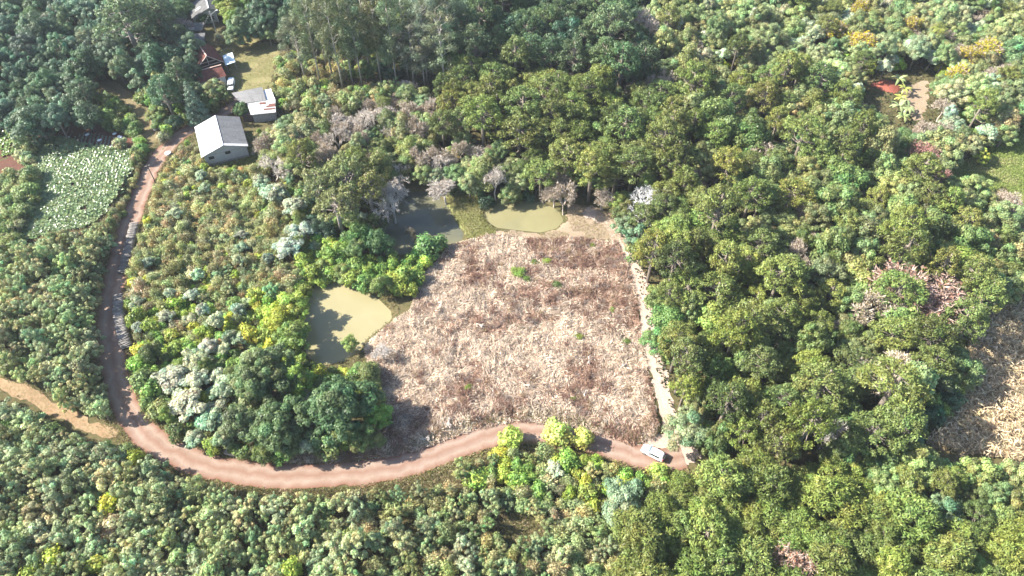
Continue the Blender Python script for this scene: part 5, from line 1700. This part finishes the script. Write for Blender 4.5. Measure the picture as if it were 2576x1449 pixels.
def mass(name, rows_, label, cat):
    """rows_: (mesh, x, y, z, (sx,sy,sz), rot, colour) drawn as one uncountable mass"""
    ms = []
    for q in rows_:
        if q[0] not in ms:
            ms.append(q[0])
    n = len(rows_)
    me = bpy.data.meshes.new(name)
    me.vertices.add(n)
    me.vertices.foreach_set('co', np.array([q[1:4] for q in rows_], np.float32).ravel())
    for an, ty, f, val in (('iscl', 'FLOAT_VECTOR', 'vector', [q[4] for q in rows_]), ('irot', 'FLOAT', 'value', [q[5] for q in rows_]), ('icol', 'FLOAT_COLOR', 'color', [(*q[6], 1) for q in rows_]), ('idx', 'INT', 'value', [ms.index(q[0]) for q in rows_])):
        at_ = me.attributes.new(an, ty, 'POINT')
        at_.data.foreach_set(f, np.array(val, np.int32 if ty == 'INT' else np.float32).ravel())
    o = obj(name, me)
    ng = bpy.data.node_groups.new(name, 'GeometryNodeTree')
    ng.interface.new_socket('Geometry', in_out='INPUT', socket_type='NodeSocketGeometry')
    ng.interface.new_socket('Geometry', in_out='OUTPUT', socket_type='NodeSocketGeometry')
    N = ng.nodes.new; Lk = ng.links.new
    gi = N('NodeGroupInput'); go = N('NodeGroupOutput')
    jn = N('GeometryNodeJoinGeometry')

    def named(an, ty):
        q = N('GeometryNodeInputNamedAttribute'); q.data_type = ty; q.inputs['Name'].default_value = an
        return q.outputs[0]
    asc, aro, aid = named('iscl', 'FLOAT_VECTOR'), named('irot', 'FLOAT'), named('idx', 'INT')
    cx = N('ShaderNodeCombineXYZ'); Lk(aro, cx.inputs['Z'])
    e2r = N('FunctionNodeEulerToRotation'); Lk(cx.outputs[0], e2r.inputs[0])
    for i, m_ in enumerate(ms):
        oi = N('GeometryNodeObjectInfo'); oi.inputs['Object'].default_value = source(m_)
        cmpn = N('FunctionNodeCompare'); cmpn.data_type = 'INT'; cmpn.operation = 'EQUAL'
        ints = [q for q in cmpn.inputs if q.type == 'INT']
        Lk(aid, ints[0]); ints[1].default_value = i
        ip = N('GeometryNodeInstanceOnPoints')
        Lk(gi.outputs[0], ip.inputs['Points']); Lk(cmpn.outputs[0], ip.inputs['Selection']); Lk(oi.outputs['Geometry'], ip.inputs['Instance'])
        Lk(e2r.outputs[0], ip.inputs['Rotation']); Lk(asc, ip.inputs['Scale'])
        Lk(ip.outputs[0], jn.inputs[0])
    Lk(jn.outputs[0], go.inputs[0])
    md = o.modifiers.new('mass', 'NODES'); md.node_group = ng
    return tag(o, label, cat, kind='stuff')


def merge(items, name, label, cat):
    return mass(name, [(KIND[d['kind']][d['v']][1], d['x'], d['y'], d['z'], d['s'], d['rot'], d['color']) for d in items], label, cat)


STATS = {}
by = {}
for d in PLACED:
    by.setdefault(d['name'], []).append(d)
for nm, L in by.items():
    fixed = [d for d in L if d['label'] != d['group']]
    rest = sorted([d for d in L if d['label'] == d['group']], key=lambda d: -d['size'])
    lim = max(0, 290 - len(fixed))
    STATS[nm] = (len(fixed), len(rest))
    for d in fixed + rest[:lim]:
        build_plant(d)
    if rest[lim:]:
        merge(rest[lim:], nm + '_mass', 'dense mass of further ' + nm.replace('_', ' ') + ' foliage', 'woodland')
print('PLANTS', STATS)
# ------------------------------------------------------------------ crops, straw, grass


def pts_in(P, n, rng, edge=0.0):
    lo, hi = P.min(0), P.max(0)
    out = np.zeros((0, 2))
    while len(out) < n:
        q = lo + (hi - lo) * rng.random((n * 2, 2))
        k = inside(P, q[:, 0], q[:, 1])
        if edge:
            k &= sdf(P, q[:, 0], q[:, 1]) < -edge
        out = np.vstack([out, q[k]])
        if n == 0:
            break
    return out[:n]


def blades(name, xy, rng, L, W, col, lift, zoff=0.05, mat='straw', label=None, cat=None, zspread=0.1, swirl=False):
    """slivers at xy; lift 0 = lying, 1 = upright; col n x 3"""
    n = len(xy)
    a = rng.random(n) * 6.283
    if swirl:
        a = 12.6 * vnoise(xy[:, 0], xy[:, 1], 2.4, 80) + rng.normal(size=n) * 0.5
    up = np.clip(lift + rng.normal(size=n) * 0.2, 0.02, 1.2)
    T = norm(np.column_stack([np.cos(a), np.sin(a), up * 1.6]))
    Lr = L * (0.55 + 0.9 * rng.random(n))
    C = np.column_stack([xy, hgt(xy[:, 0], xy[:, 1]) + zoff + rng.random(n) * zspread]) + T * (Lr / 2)[:, None] * np.array([0.4, 0.4, 1])
    N = norm(np.cross(T, rng.normal(size=(n, 3))) + np.array([0, 0, 0.35]))
    V, Q = leaf_quads(C, N, Lr, W * (0.7 + 0.6 * rng.random(n)), rng, T)
    o = obj(name, mesh_np(name, V, Q, mat=mat, tint=np.repeat(col * (0.92 if mat == 'straw' else 0.78), 4, axis=0)), None, None, (1, 1, 1))
    return tag(o, label, cat, kind='stuff')


rng = np.random.default_rng(900)
FP = G['field']
# brown brush share over the field: strongest in the upper right, weak at the pond end


def brownness(x, y):
    px, py = proj(x, y, 0)
    g = smooth(1050, 1500, px) * smooth(900, 640, py) * 0.5 + smooth(1250, 1600, px) * 0.22 + smooth(960, 1080, py) * 0.1
    return np.clip(g + 1.3 * (vnoise(x, y, 7, 41) - 0.5) + 1.1 * (vnoise(x, y, 2.2, 42) - 0.5), 0, 1)


xy = pts_in(FP, 130000, rng)
bw = brownness(xy[:, 0], xy[:, 1])[:, None]
u = rng.random((len(xy), 1))
cream = np.where(u < 0.5, np.array([0.66, 0.55, 0.42]), np.where(u < 0.8, np.array([0.55, 0.43, 0.32]), np.array([0.46, 0.40, 0.35])))
brown = np.where(u < 0.5, np.array([0.29, 0.19, 0.135]), np.where(u < 0.8, np.array([0.29, 0.18, 0.13]), np.array([0.48, 0.33, 0.24])))
col = np.where(rng.random((len(xy), 1)) < bw * 1.25, brown, cream) * (1 + 0.15 * rng.normal(size=(len(xy), 1))) * (0.68 + 0.6 * vnoise(xy[:, 0], xy[:, 1], 0.75, 44))[:, None] * (0.9 + 0.25 * vnoise(xy[:, 0], xy[:, 1], 2.0, 45))[:, None]
blades('dry_straw', xy, rng, 0.75, 0.10, col.clip(0.05, 0.8), 0.16, label='pale cut dry straw covering the field', cat='straw', zspread=0.3, swirl=True)
# brown brush clumps
c0 = pts_in(FP, 1500, rng, 0.6)
k = brownness(c0[:, 0], c0[:, 1]) > rng.random(len(c0)) * 0.9
c0 = c0[k]
per = 75
cr0 = 0.35 + 0.6 * rng.random(len(c0))
ii = np.repeat(np.arange(len(c0)), per)
xy = c0[ii] + rng.normal(size=(len(ii), 2)) * (cr0[ii] * 0.55)[:, None]
cc0 = np.where(rng.random((len(c0), 1)) < 0.65, np.array([0.27, 0.165, 0.12]), np.where(rng.random((len(c0), 1)) < 0.5, np.array([0.36, 0.27, 0.17]), np.array([0.33, 0.28, 0.25])))
col = cc0[ii] * (1 + 0.25 * rng.normal(size=(len(ii), 1)))
blades('dry_brush', xy, rng, 0.8, 0.055, col.clip(0.03, 0.7), 0.75, label='brown dry brush standing in clumps on the field', cat='brush', zspread=0.15)
# a few green sprouts
SPR = [(1490, 618, 'green sprouting patch at the top of the dry field'), (1300, 690, 'largest green patch in the dry field'), (1345, 662, 'bright green patch above the largest one'), (1375, 660, 'small lime patch in the upper dry field'), (1325, 705, 'lime patch beside the largest green patch'),
       (1440, 1010, 'faint green patch low in the dry field'), (1180, 980, 'olive patch in the lower dry field'), (1455, 850, 'tiny green sprout mid field'), (1575, 860, 'green sprout near the pale path'), (1400, 720, 'olive sprout in the brown brush'), (1540, 780, 'small green sprout in the east of the dry field')]
for i, (px, py, lab) in enumerate(SPR):
    x, y = unproj(px, py)
    me = KIND['scrub'][i % 5][1]
    o = obj('green_sprout', me, None, (x, y, float(hgt(x, y))), vary(R.choice(LIME + BRIGHT)))
    s_ = R.uniform(0.45, 0.9) * (1.3 if i in (1, 2) else 1)
    o.scale = (s_ * 1.2, s_, s_ * 0.4); o.rotation_euler = (0, 0, R.random() * 6)
    tag(o, lab, 'plant', 'green sprouts in the dry field')
# fallen bare branches on the field
FB = [(955, 960, 3.2, 'pale fallen branch beside the largest dark tree'), (1310, 965, 3.0, 'fallen branch in the middle of the lower dry field'), (1240, 985, 2.4, 'fallen branch left of the middle one'), (1470, 1010, 2.6, 'fallen branch low on the east half of the field'),
      (1130, 1060, 2.6, 'fallen branch at the edge of the tree shadow'), (1370, 905, 2.0, 'small fallen branch in mid field'), (1560, 930, 2.2, 'fallen branch close to the pale path'), (1200, 820, 2.0, 'fallen branch on the pale straw'), (1480, 900, 2.4, 'fallen branch among the brown brush'), (1060, 1110, 2.2, 'grey fallen branch in the shade by the road')]
for i, (px, py, ln, lab) in enumerate(FB):
    x, y = unproj(px, py)
    mt_, mbr_, tips_, _r = branch_mesh(500 + i, ln * 1.6, ln * 0.6, 3, 3, 0.03, 0.55, 0.3)
    n0 = len(mt_.v); mt_.v += mbr_.v; mt_.f += [tuple(q + n0 for q in f) for f in mbr_.f]
    o = mt_.build('fallen_branch', 'bark', None, False, (x, y, float(hgt(x, y)) + 0.35), (0.58, 0.52, 0.46))
    o.rotation_euler = (math.radians(84), 0, R.random() * 6.28); o.scale = (0.8, 0.8, 0.8)
    tag(o, lab, 'branch')

# corn stubble: dead maize plants


def maize(seed):
    rg = np.random.default_rng(seed)
    C, N, T, Lw, Ww = [], [], [], [], []
    hh = 1.9
    for k in range(2):
        t = np.array([rg.normal() * 0.12, rg.normal() * 0.12, 1.0])
        C.append([0, 0, hh / 2]); T.append(t); N.append(np.cross(t, rg.normal(size=3))); Lw.append(hh); Ww.append(0.07)
    for k in range(7):
        a = k * 2.6 + rg.normal() * 0.5
        t = np.array([math.cos(a), math.sin(a), rg.uniform(-0.7, 0.5)])
        z = 0.4 + 1.4 * k / 7
        C.append([math.cos(a) * 0.32, math.sin(a) * 0.32, z + 0.1]); T.append(t); N.append(np.cross(t, [-math.sin(a), math.cos(a), 0]) + rg.normal(size=3) * 0.3); Lw.append(0.85); Ww.append(0.19)
    V, Q = leaf_quads(np.array(C), norm(np.array(N)), np.array(Lw), np.array(Ww), rg, np.array(T))
    lt = np.repeat((1 + 0.2 * rg.normal(size=(len(C), 1))).clip(0.5, 1.5), 4, axis=0)
    return mesh_np('maize', V, Q, mat='straw', tint=np.hstack([lt, lt, lt]))


MAIZE = [maize(700 + i) for i in range(5)]


def crowd(points, meshes, name, label, group, cat, cols, smin, smax, massname, masslabel, mat, limit=300, flatten=1.0):
    """individual plants nearest the camera, the rest one mass"""
    items = []
    for x, y in points:
        v = R.randrange(len(meshes)); s = R.uniform(smin, smax)
        items.append((math.hypot(x, y), x, y, v, s, vary(R.choice(cols), a=0.12, hue=0.06), R.random() * 6.28))
    seen = []
    other = []
    for it in sorted(items):
        px, py = proj(it[1], it[2], 0)
        (seen if 5 < px < 2570 and 5 < py < 1445 and len(seen) < limit else other).append(it)
    for d, x, y, v, s, c, a in seen:
        o = obj(name, meshes[v], None, (x, y, float(hgt(x, y)) - 0.02), c)
        o.scale = (s, s, s * flatten); o.rotation_euler = (0, 0, a)
        tag(o, label, cat, group)
    if other:
        mass(massname, [(meshes[v], x, y, float(hgt(x, y)) - 0.02, (s, s, s * flatten), a, c) for d, x, y, v, s, c, a in other], masslabel, cat)


cp = []
Pc = G['corn']
ang = 0.35
for i in range(-120, 120):
    for j in range(-160, 160):
        a_, b_ = i * 0.85, j * 0.42
        x = Pc.mean(0)[0] + a_ * math.cos(ang) - b_ * math.sin(ang) + R.gauss(0, 0.1)
        y = Pc.mean(0)[1] + a_ * math.sin(ang) + b_ * math.cos(ang) + R.gauss(0, 0.1)
        cp.append((x, y))
cp = np.array(cp)
cp = cp[inside(Pc, cp[:, 0], cp[:, 1])]
cp = cp[NR.random(len(cp)) < 0.82]
crowd(cp, MAIZE, 'maize_plant', 'dead straw coloured maize plant in the corn field', 'maize plants', 'maize', [(0.48, 0.38, 0.25), (0.53, 0.44, 0.31), (0.40, 0.31, 0.19)], 0.8, 1.25, 'far_maize', 'standing dry maize filling the corn field', 'straw', 260)

# leafy crop rosettes


def rosette(seed, n=14, L=0.48, W=0.34):
    rg = np.random.default_rng(seed)
    a = np.arange(n) * 2.4 + rg.normal(size=n) * 0.3
    el = rg.uniform(0.25, 0.9, n)
    T = norm(np.column_stack([np.cos(a), np.sin(a), el]))
    C = T * L * 0.55 + np.array([0, 0, 0.14])
    N = norm(np.column_stack([-np.cos(a) * el * 0.5, -np.sin(a) * el * 0.5, np.ones(n)]) + rg.normal(size=(n, 3)) * 0.25)
    V, Q = leaf_quads(C, N, L * rg.uniform(0.8, 1.2, n), W, rg, T)
    lt = np.repeat((1 + 0.2 * rg.normal(size=(n, 1))).clip(0.5, 1.5), 4, axis=0)
    return mesh_np('rosette', V, Q, mat='gloss_leaf', tint=np.hstack([lt, lt, lt]))


ROS = [rosette(720 + i) for i in range(5)]


def rows(P, dr, ds, ang, jit=0.08, miss=0.05, hole=None):
    c = P.mean(0)
    n1 = int(60 / dr); n2 = int(60 / ds)
    ij = np.stack(np.meshgrid(np.arange(-n1, n1), np.arange(-n2, n2)), -1).reshape(-1, 2)
    q = np.column_stack([ij[:, 0] * dr, ij[:, 1] * ds])
    q = np.column_stack([c[0] + q[:, 0] * math.cos(ang) - q[:, 1] * math.sin(ang), c[1] + q[:, 0] * math.sin(ang) + q[:, 1] * math.cos(ang)])
    q += NR.normal(size=q.shape) * jit
    k = inside(P, q[:, 0], q[:, 1]) & (NR.random(len(q)) > miss)
    if hole:
        k &= vnoise(q[:, 0], q[:, 1], hole[0], 50) > hole[1]
    return q[k]


CROPC = [(0.150, 0.215, 0.095), (0.165, 0.23, 0.105), (0.13, 0.195, 0.075), (0.175, 0.225, 0.085)]
crowd(rows(G['crop'], 0.80, 0.62, 0.25, 0.1, 0.03, (2.2, 0.07)), ROS, 'crop_plant', 'leafy green crop plant in the field beside the road', 'leafy crop plants', 'crop plant', CROPC, 1.15, 1.6, 'far_crop', 'rows of leafy green crop covering the field', 'gloss_leaf', 300)
sb = G['bed']
sbr = rows(poly([(165, 352), (215, 330), (310, 350), (320, 376), (215, 362)]), 1.0, 0.5, 0.2, 0.05, 0.1)
crowd(sbr, ROS, 'seedling', 'dark blue green seedling in the bed above the crop', 'seedlings in the bed', 'seedling', [(0.15, 0.20, 0.16)], 0.55, 0.8, 'far_seedlings', 'rows of dark seedlings', 'gloss_leaf', 260)
sbr = rows(poly([(135, 312), (180, 312), (185, 345), (140, 343)]), 1.1, 0.6, 0.15, 0.05, 0.1)
crowd(sbr, ROS, 'small_seedling', 'tiny yellowish seedling on the shaded red bed', 'tiny seedlings on the red bed', 'seedling', [(0.2, 0.2, 0.09)], 0.4, 0.55, 'far_small_seedlings', 'rows of tiny seedlings', 'gloss_leaf', 120)
crowd(rows(G['crop2'], 0.9, 0.7, 0.3, 0.1, 0.1, (3, 0.3)), ROS, 'vegetable_plant', 'bright leafy vegetable plant in the western plot', 'vegetables in the western plot', 'vegetable', [(0.16, 0.25, 0.07), (0.19, 0.26, 0.08)], 1.0, 1.4, 'far_vegetables', 'bright leafy vegetables of the western plot', 'gloss_leaf', 250)


# ground cover
def cover(name, P, n, cols, L, W, lift, label, mat='leaf', ex=(), zspread=0.25, noisecut=None, seed=0):
    rg = np.random.default_rng(950 + seed)
    xy = pts_in(P, n, rg)
    for e in ex:
        if e == 'road':
            xy = xy[(segdist(ROAD, xy[:, 0], xy[:, 1], False) > 2.5) & (segdist(TRACK, xy[:, 0], xy[:, 1], False) > 1.3) & (segdist(SIDE, xy[:, 0], xy[:, 1], False) > 1.0)]
        else:
            xy = xy[~inside(G[e], xy[:, 0], xy[:, 1])]
    if noisecut:
        xy = xy[vnoise(xy[:, 0], xy[:, 1], noisecut[0], 60 + seed) > noisecut[1]]
    cs = np.array(cols)
    f = vnoise(xy[:, 0], xy[:, 1], 3.5, 61 + seed) + 0.25 * rg.normal(size=len(xy))
    ci = np.clip((f * len(cs)).astype(int), 0, len(cs) - 1)
    col = cs[ci] * (1 + 0.2 * rg.normal(size=(len(xy), 1)))
    return blades(name, xy, rg, L, W, col.clip(0.01, 0.8), lift, mat=mat, label=label, cat='ground cover', zspread=zspread)


SCR = [(0.24, 0.19, 0.10), (0.17, 0.16, 0.06), (0.13, 0.15, 0.05), (0.20, 0.19, 0.08), (0.30, 0.23, 0.13)]
EXC = ('road', 'pond_a', 'pond_b', 'pond_c', 'field', 'crop', 'bed', 'crop2', 'soil2', 'shedyard')
cover('undergrowth', poly([(-120, 440), (440, 400), (700, 420), (1000, 640), (1000, 780), (960, 1000), (700, 1160), (400, 1140), (330, 1000), (260, 1060), (-120, 960)]), 70000, SCR, 0.5, 0.13, 0.6, 'mixed undergrowth between road and ponds', ex=EXC, seed=1)
cover('dry_undergrowth', poly([(-120, 1000), (320, 1130), (560, 1225), (900, 1235), (1150, 1180), (1280, 1120), (1700, 1190), (1600, 1320), (1520, 1540), (-150, 1540)]), 80000, SCR + [(0.40, 0.31, 0.19)], 0.5, 0.11, 0.65, 'yellowish undergrowth below the road', ex=EXC, seed=2)
cover('slope_undergrowth', poly([(680, 100), (1000, 160), (1010, 250), (880, 320), (680, 320), (640, 260), (690, 180)]), 26000, SCR + [(0.42, 0.33, 0.21)], 0.5, 0.13, 0.55, 'dry grass on the scrubby slope', ex=('road', 'yard'), seed=3)
cover('meadow_grass', G['meadow'], 26000, [(0.26, 0.33, 0.08), (0.20, 0.28, 0.06), (0.33, 0.36, 0.12), (0.40, 0.38, 0.17)], 0.4, 0.13, 0.7, 'bright green meadow grass', seed=4)
cover('margin_grass', G['strip'], 14000, [(0.18, 0.26, 0.05), (0.14, 0.22, 0.045), (0.25, 0.30, 0.06)], 0.5, 0.14, 0.7, 'bright green grass margin of the corn field', seed=5)
cover('bank_grass_tufts', np.vstack([G['grassbank']]), 7000, [(0.32, 0.30, 0.10), (0.24, 0.25, 0.08), (0.38, 0.33, 0.15)], 0.3, 0.1, 0.7, 'yellowish grass on the dam between the ponds', seed=6)
cover('clearing_grass', G['clearing'], 7000, [(0.42, 0.34, 0.20), (0.33, 0.30, 0.12), (0.46, 0.37, 0.26)], 0.25, 0.08, 0.5, 'short dry grass round the far pond', seed=7, noisecut=(3, 0.4))
cover('shed_grass', G['shedyard'], 14000, [(0.27, 0.29, 0.09), (0.20, 0.24, 0.06), (0.34, 0.33, 0.13)], 0.35, 0.12, 0.7, 'green grass round the big shed', ex=('road',), seed=8)
cover('yard_turf', G['yard'], 9000, [(0.30, 0.28, 0.11), (0.37, 0.31, 0.17), (0.22, 0.23, 0.08)], 0.22, 0.09, 0.5, 'short worn grass of the farmyard', ex=('road',), seed=9, noisecut=(4, 0.35))
# verges
rg = np.random.default_rng(980)
n = 42000
i0 = rg.integers(0, len(ROAD), n)
off = (2.35 + np.abs(rg.normal(size=n)) * 1.1) * np.where(rg.random(n) < 0.5, 1, -1)
d = np.gradient(ROAD, axis=0); d /= np.linalg.norm(d, axis=1, keepdims=True)
xy = ROAD[i0] + np.column_stack([d[i0, 1], -d[i0, 0]]) * off[:, None] + rg.normal(size=(n, 2)) * 0.4
xy = xy[segdist(ROAD, xy[:, 0], xy[:, 1], False) > 2.2]
xy = xy[~inside(G['carpark'], xy[:, 0], xy[:, 1])]
cs = np.array([(0.34, 0.28, 0.13), (0.25, 0.25, 0.08), (0.42, 0.34, 0.19), (0.19, 0.22, 0.06)])
col = cs[np.clip((vnoise(xy[:, 0], xy[:, 1], 4, 70) * 4 + rg.normal(size=len(xy)) * 0.7).astype(int), 0, 3)] * (1 + 0.15 * rg.normal(size=(len(xy), 1)))
blades('verge_grass', xy, rg, 0.45, 0.1, col.clip(0.02, 0.7), 0.6, mat='leaf', label='grass verge along both sides of the dirt road', cat='grass')
# forest floor litter and seedlings so that gaps are not bare
cover('forest_floor_plants', poly([(1000, -60), (2640, -60), (2640, 1100), (2000, 1130), (1720, 1130), (1640, 900), (1560, 500), (1100, 480)]), 60000, [(0.05, 0.08, 0.03), (0.07, 0.09, 0.035), (0.10, 0.085, 0.05)], 0.7, 0.35, 0.4, 'low plants on the forest floor', ex=('path', ) if False else ('pond_b', 'pond_c', 'field', 'corn', 'meadow', 'redsoil', 'glade', 'clearing'), seed=10)

# ------------------------------------------------------------------ banana plants and palms


def big_leaf(L, W, droop, seed):
    rg = np.random.default_rng(seed)
    mb = MB()
    n = 7
    P = []
    for i in range(n + 1):
        t = i / n
        w = W * math.sin(math.pi * min(0.98, 0.06 + t * 0.94)) ** 0.6
        x = L * (t - 0.12 * t * t); z = L * (0.75 * t - droop * t * t)
        P.append(((x, -w / 2, z - 0.05), (x, 0, z), (x, w / 2, z - 0.05)))
    for a, b_ in zip(P[:-1], P[1:]):
        mb.poly(a[0], b_[0], b_[1], a[1]); mb.poly(a[1], b_[1], b_[2], a[2])
    V = np.array(mb.v)
    return mesh_np('banana_leaf', V, np.array(mb.f), mat='gloss_leaf', tint=np.ones((len(V), 3)))


BLEAF = [big_leaf(2.3, 0.62, 0.55 + 0.2 * i, i) for i in range(3)]
mb = MB(); mb.tube([(0, 0, -0.2), (0, 0, 1.0), (0, 0, 1.9)], [0.16, 0.13, 0.08], 7)
BSTEM = mb.mesh('banana_stem', 'bark', True)
BAN = [((2255, 208), 1.15, (0.30, 0.36, 0.15), 'pale banana plant above the red soil heap'), ((2275, 225), 1.0, (0.36, 0.38, 0.10), 'yellowish banana plant right of the red soil heap'), ((2268, 245), 1.0, (0.36, 0.37, 0.09), 'yellowish banana plant between heap and large clump'),
       ((2262, 268), 1.25, (0.31, 0.37, 0.17), 'large pale banana plant below the yellowish ones'), ((2285, 272), 1.2, (0.29, 0.35, 0.16), 'large banana plant at the glade edge'), ((2275, 290), 1.0, (0.28, 0.34, 0.14), 'lowest banana plant of the clump'),
       ((483, 150), 0.9, (0.18, 0.24, 0.15), 'banana plant beside the tool shack'), ((472, 158), 0.8, (0.16, 0.23, 0.14), 'smaller banana plant in shade by the tool shack')]
for i, (q, s, c, lab) in enumerate(BAN):
    x, y = unproj(q[0], q[1], 2.0)
    r = root('banana_plant', (x, y, float(hgt(x, y))), R.random() * 6, (s, s, s), label=lab, cat='banana plant', group='banana plants')
    obj('stem', BSTEM, r, None, (0.25, 0.24, 0.12))
    for k in range(9):
        o = obj('leaf', BLEAF[k % 3], r, (0, 0, 1.75), vary(c, a=0.1, hue=0.06))
        o.rotation_euler = (R.gauss(0, 0.12), R.uniform(-0.35, 0.45), k * 2.4 + R.gauss(0, 0.2))


def frond(L, seed, droop=0.7):
    rg = np.random.default_rng(seed)
    C, N, T = [], [], []
    n = 26
    mid = []
    for i in range(n):
        t = (i + 1) / n
        x = L * (t - 0.2 * t * t); z = L * (0.7 * t - droop * t * t)
        mid.append((x, 0, z))
        for s in (-1, 1):
            l = 0.75 * math.sin(math.pi * (0.12 + 0.85 * t)) * L / 2.6
            tt = np.array([0.55, s * 0.9, -0.35 + rg.normal() * 0.15])
            tt /= np.linalg.norm(tt)
            C.append(np.array(mid[-1]) + tt * l / 2); T.append(tt * l); N.append([0.2, rg.normal() * 0.3, 1])
    T = np.array(T)
    V, Q = leaf_quads(np.array(C), norm(np.array(N)), np.linalg.norm(T, axis=1), 0.09, rg, T)
    return mesh_np('frond', V, Q, mat='gloss_leaf', tint=np.tile([1.0, 1.0, 1.0], (len(V), 1)))


FR = [frond(2.7, 1, 0.75), frond(2.7, 2, 1.0), frond(2.5, 3, 0.55)]
mb = MB(); mb.tube([(0, 0, -0.3), (0.1, 0, 3), (0, 0, 6.2)], [0.2, 0.16, 0.13], 8)
PST = mb.mesh('palm_trunk', 'bark', True)
for i, (px, py, s, c, lab) in enumerate(((2360, 80, 1.1, (0.24, 0.27, 0.06), 'yellowish feather palm on the far slope'), (1905, 1005, 1.0, (0.13, 0.21, 0.05), 'bright green palm in the lower wood by the path'), (1960, 1030, 0.9, (0.17, 0.25, 0.06), 'smaller palm close to the other one in the lower wood'), (1290, 250, 0.0, (0, 0, 0), ''))):
    if not s:
        continue
    x, y = unproj(px, py, 7.5)
    r = root('feather_palm', (x, y, float(hgt(x, y))), 0, (s, s, s * 1.25), label=lab, cat='palm')
    obj('trunk', PST, r, None, (0.33, 0.28, 0.22))
    for k in range(17):
        o = obj('frond', FR[k % 3], r, (0, 0, 6.15), vary(c, a=0.1, hue=0.05))
        o.rotation_euler = (0, R.uniform(-0.5, 0.5), k * 2.4)


# ------------------------------------------------------------------ the air
me = MB().box(-230, 230, -20, 300, -6, 122).mesh('haze', 'sack')
me.materials.clear()
hm = bpy.data.materials.new('air')
hm.use_nodes = True
hn = hm.node_tree
hn.nodes.remove(hn.nodes['Principled BSDF'])
pv_ = hn.nodes.new('ShaderNodeVolumePrincipled')
pv_.inputs['Color'].default_value = (0.86, 0.92, 1.0, 1)
pv_.inputs['Density'].default_value = 0.00011
pv_.inputs['Anisotropy'].default_value = 0.1
hn.links.new(pv_.outputs[0], hn.nodes['Material Output'].inputs['Volume'])
me.materials.append(hm)
tag(obj('haze', me), kind='stuff')
S.cycles.volume_bounces = 0

tri = sum(len(m_.polygons) * 2 for m_ in {o.data for o in COL.objects if o.type == 'MESH'})
print('TRIS about', tri, 'OBJECTS', len(bpy.data.objects))
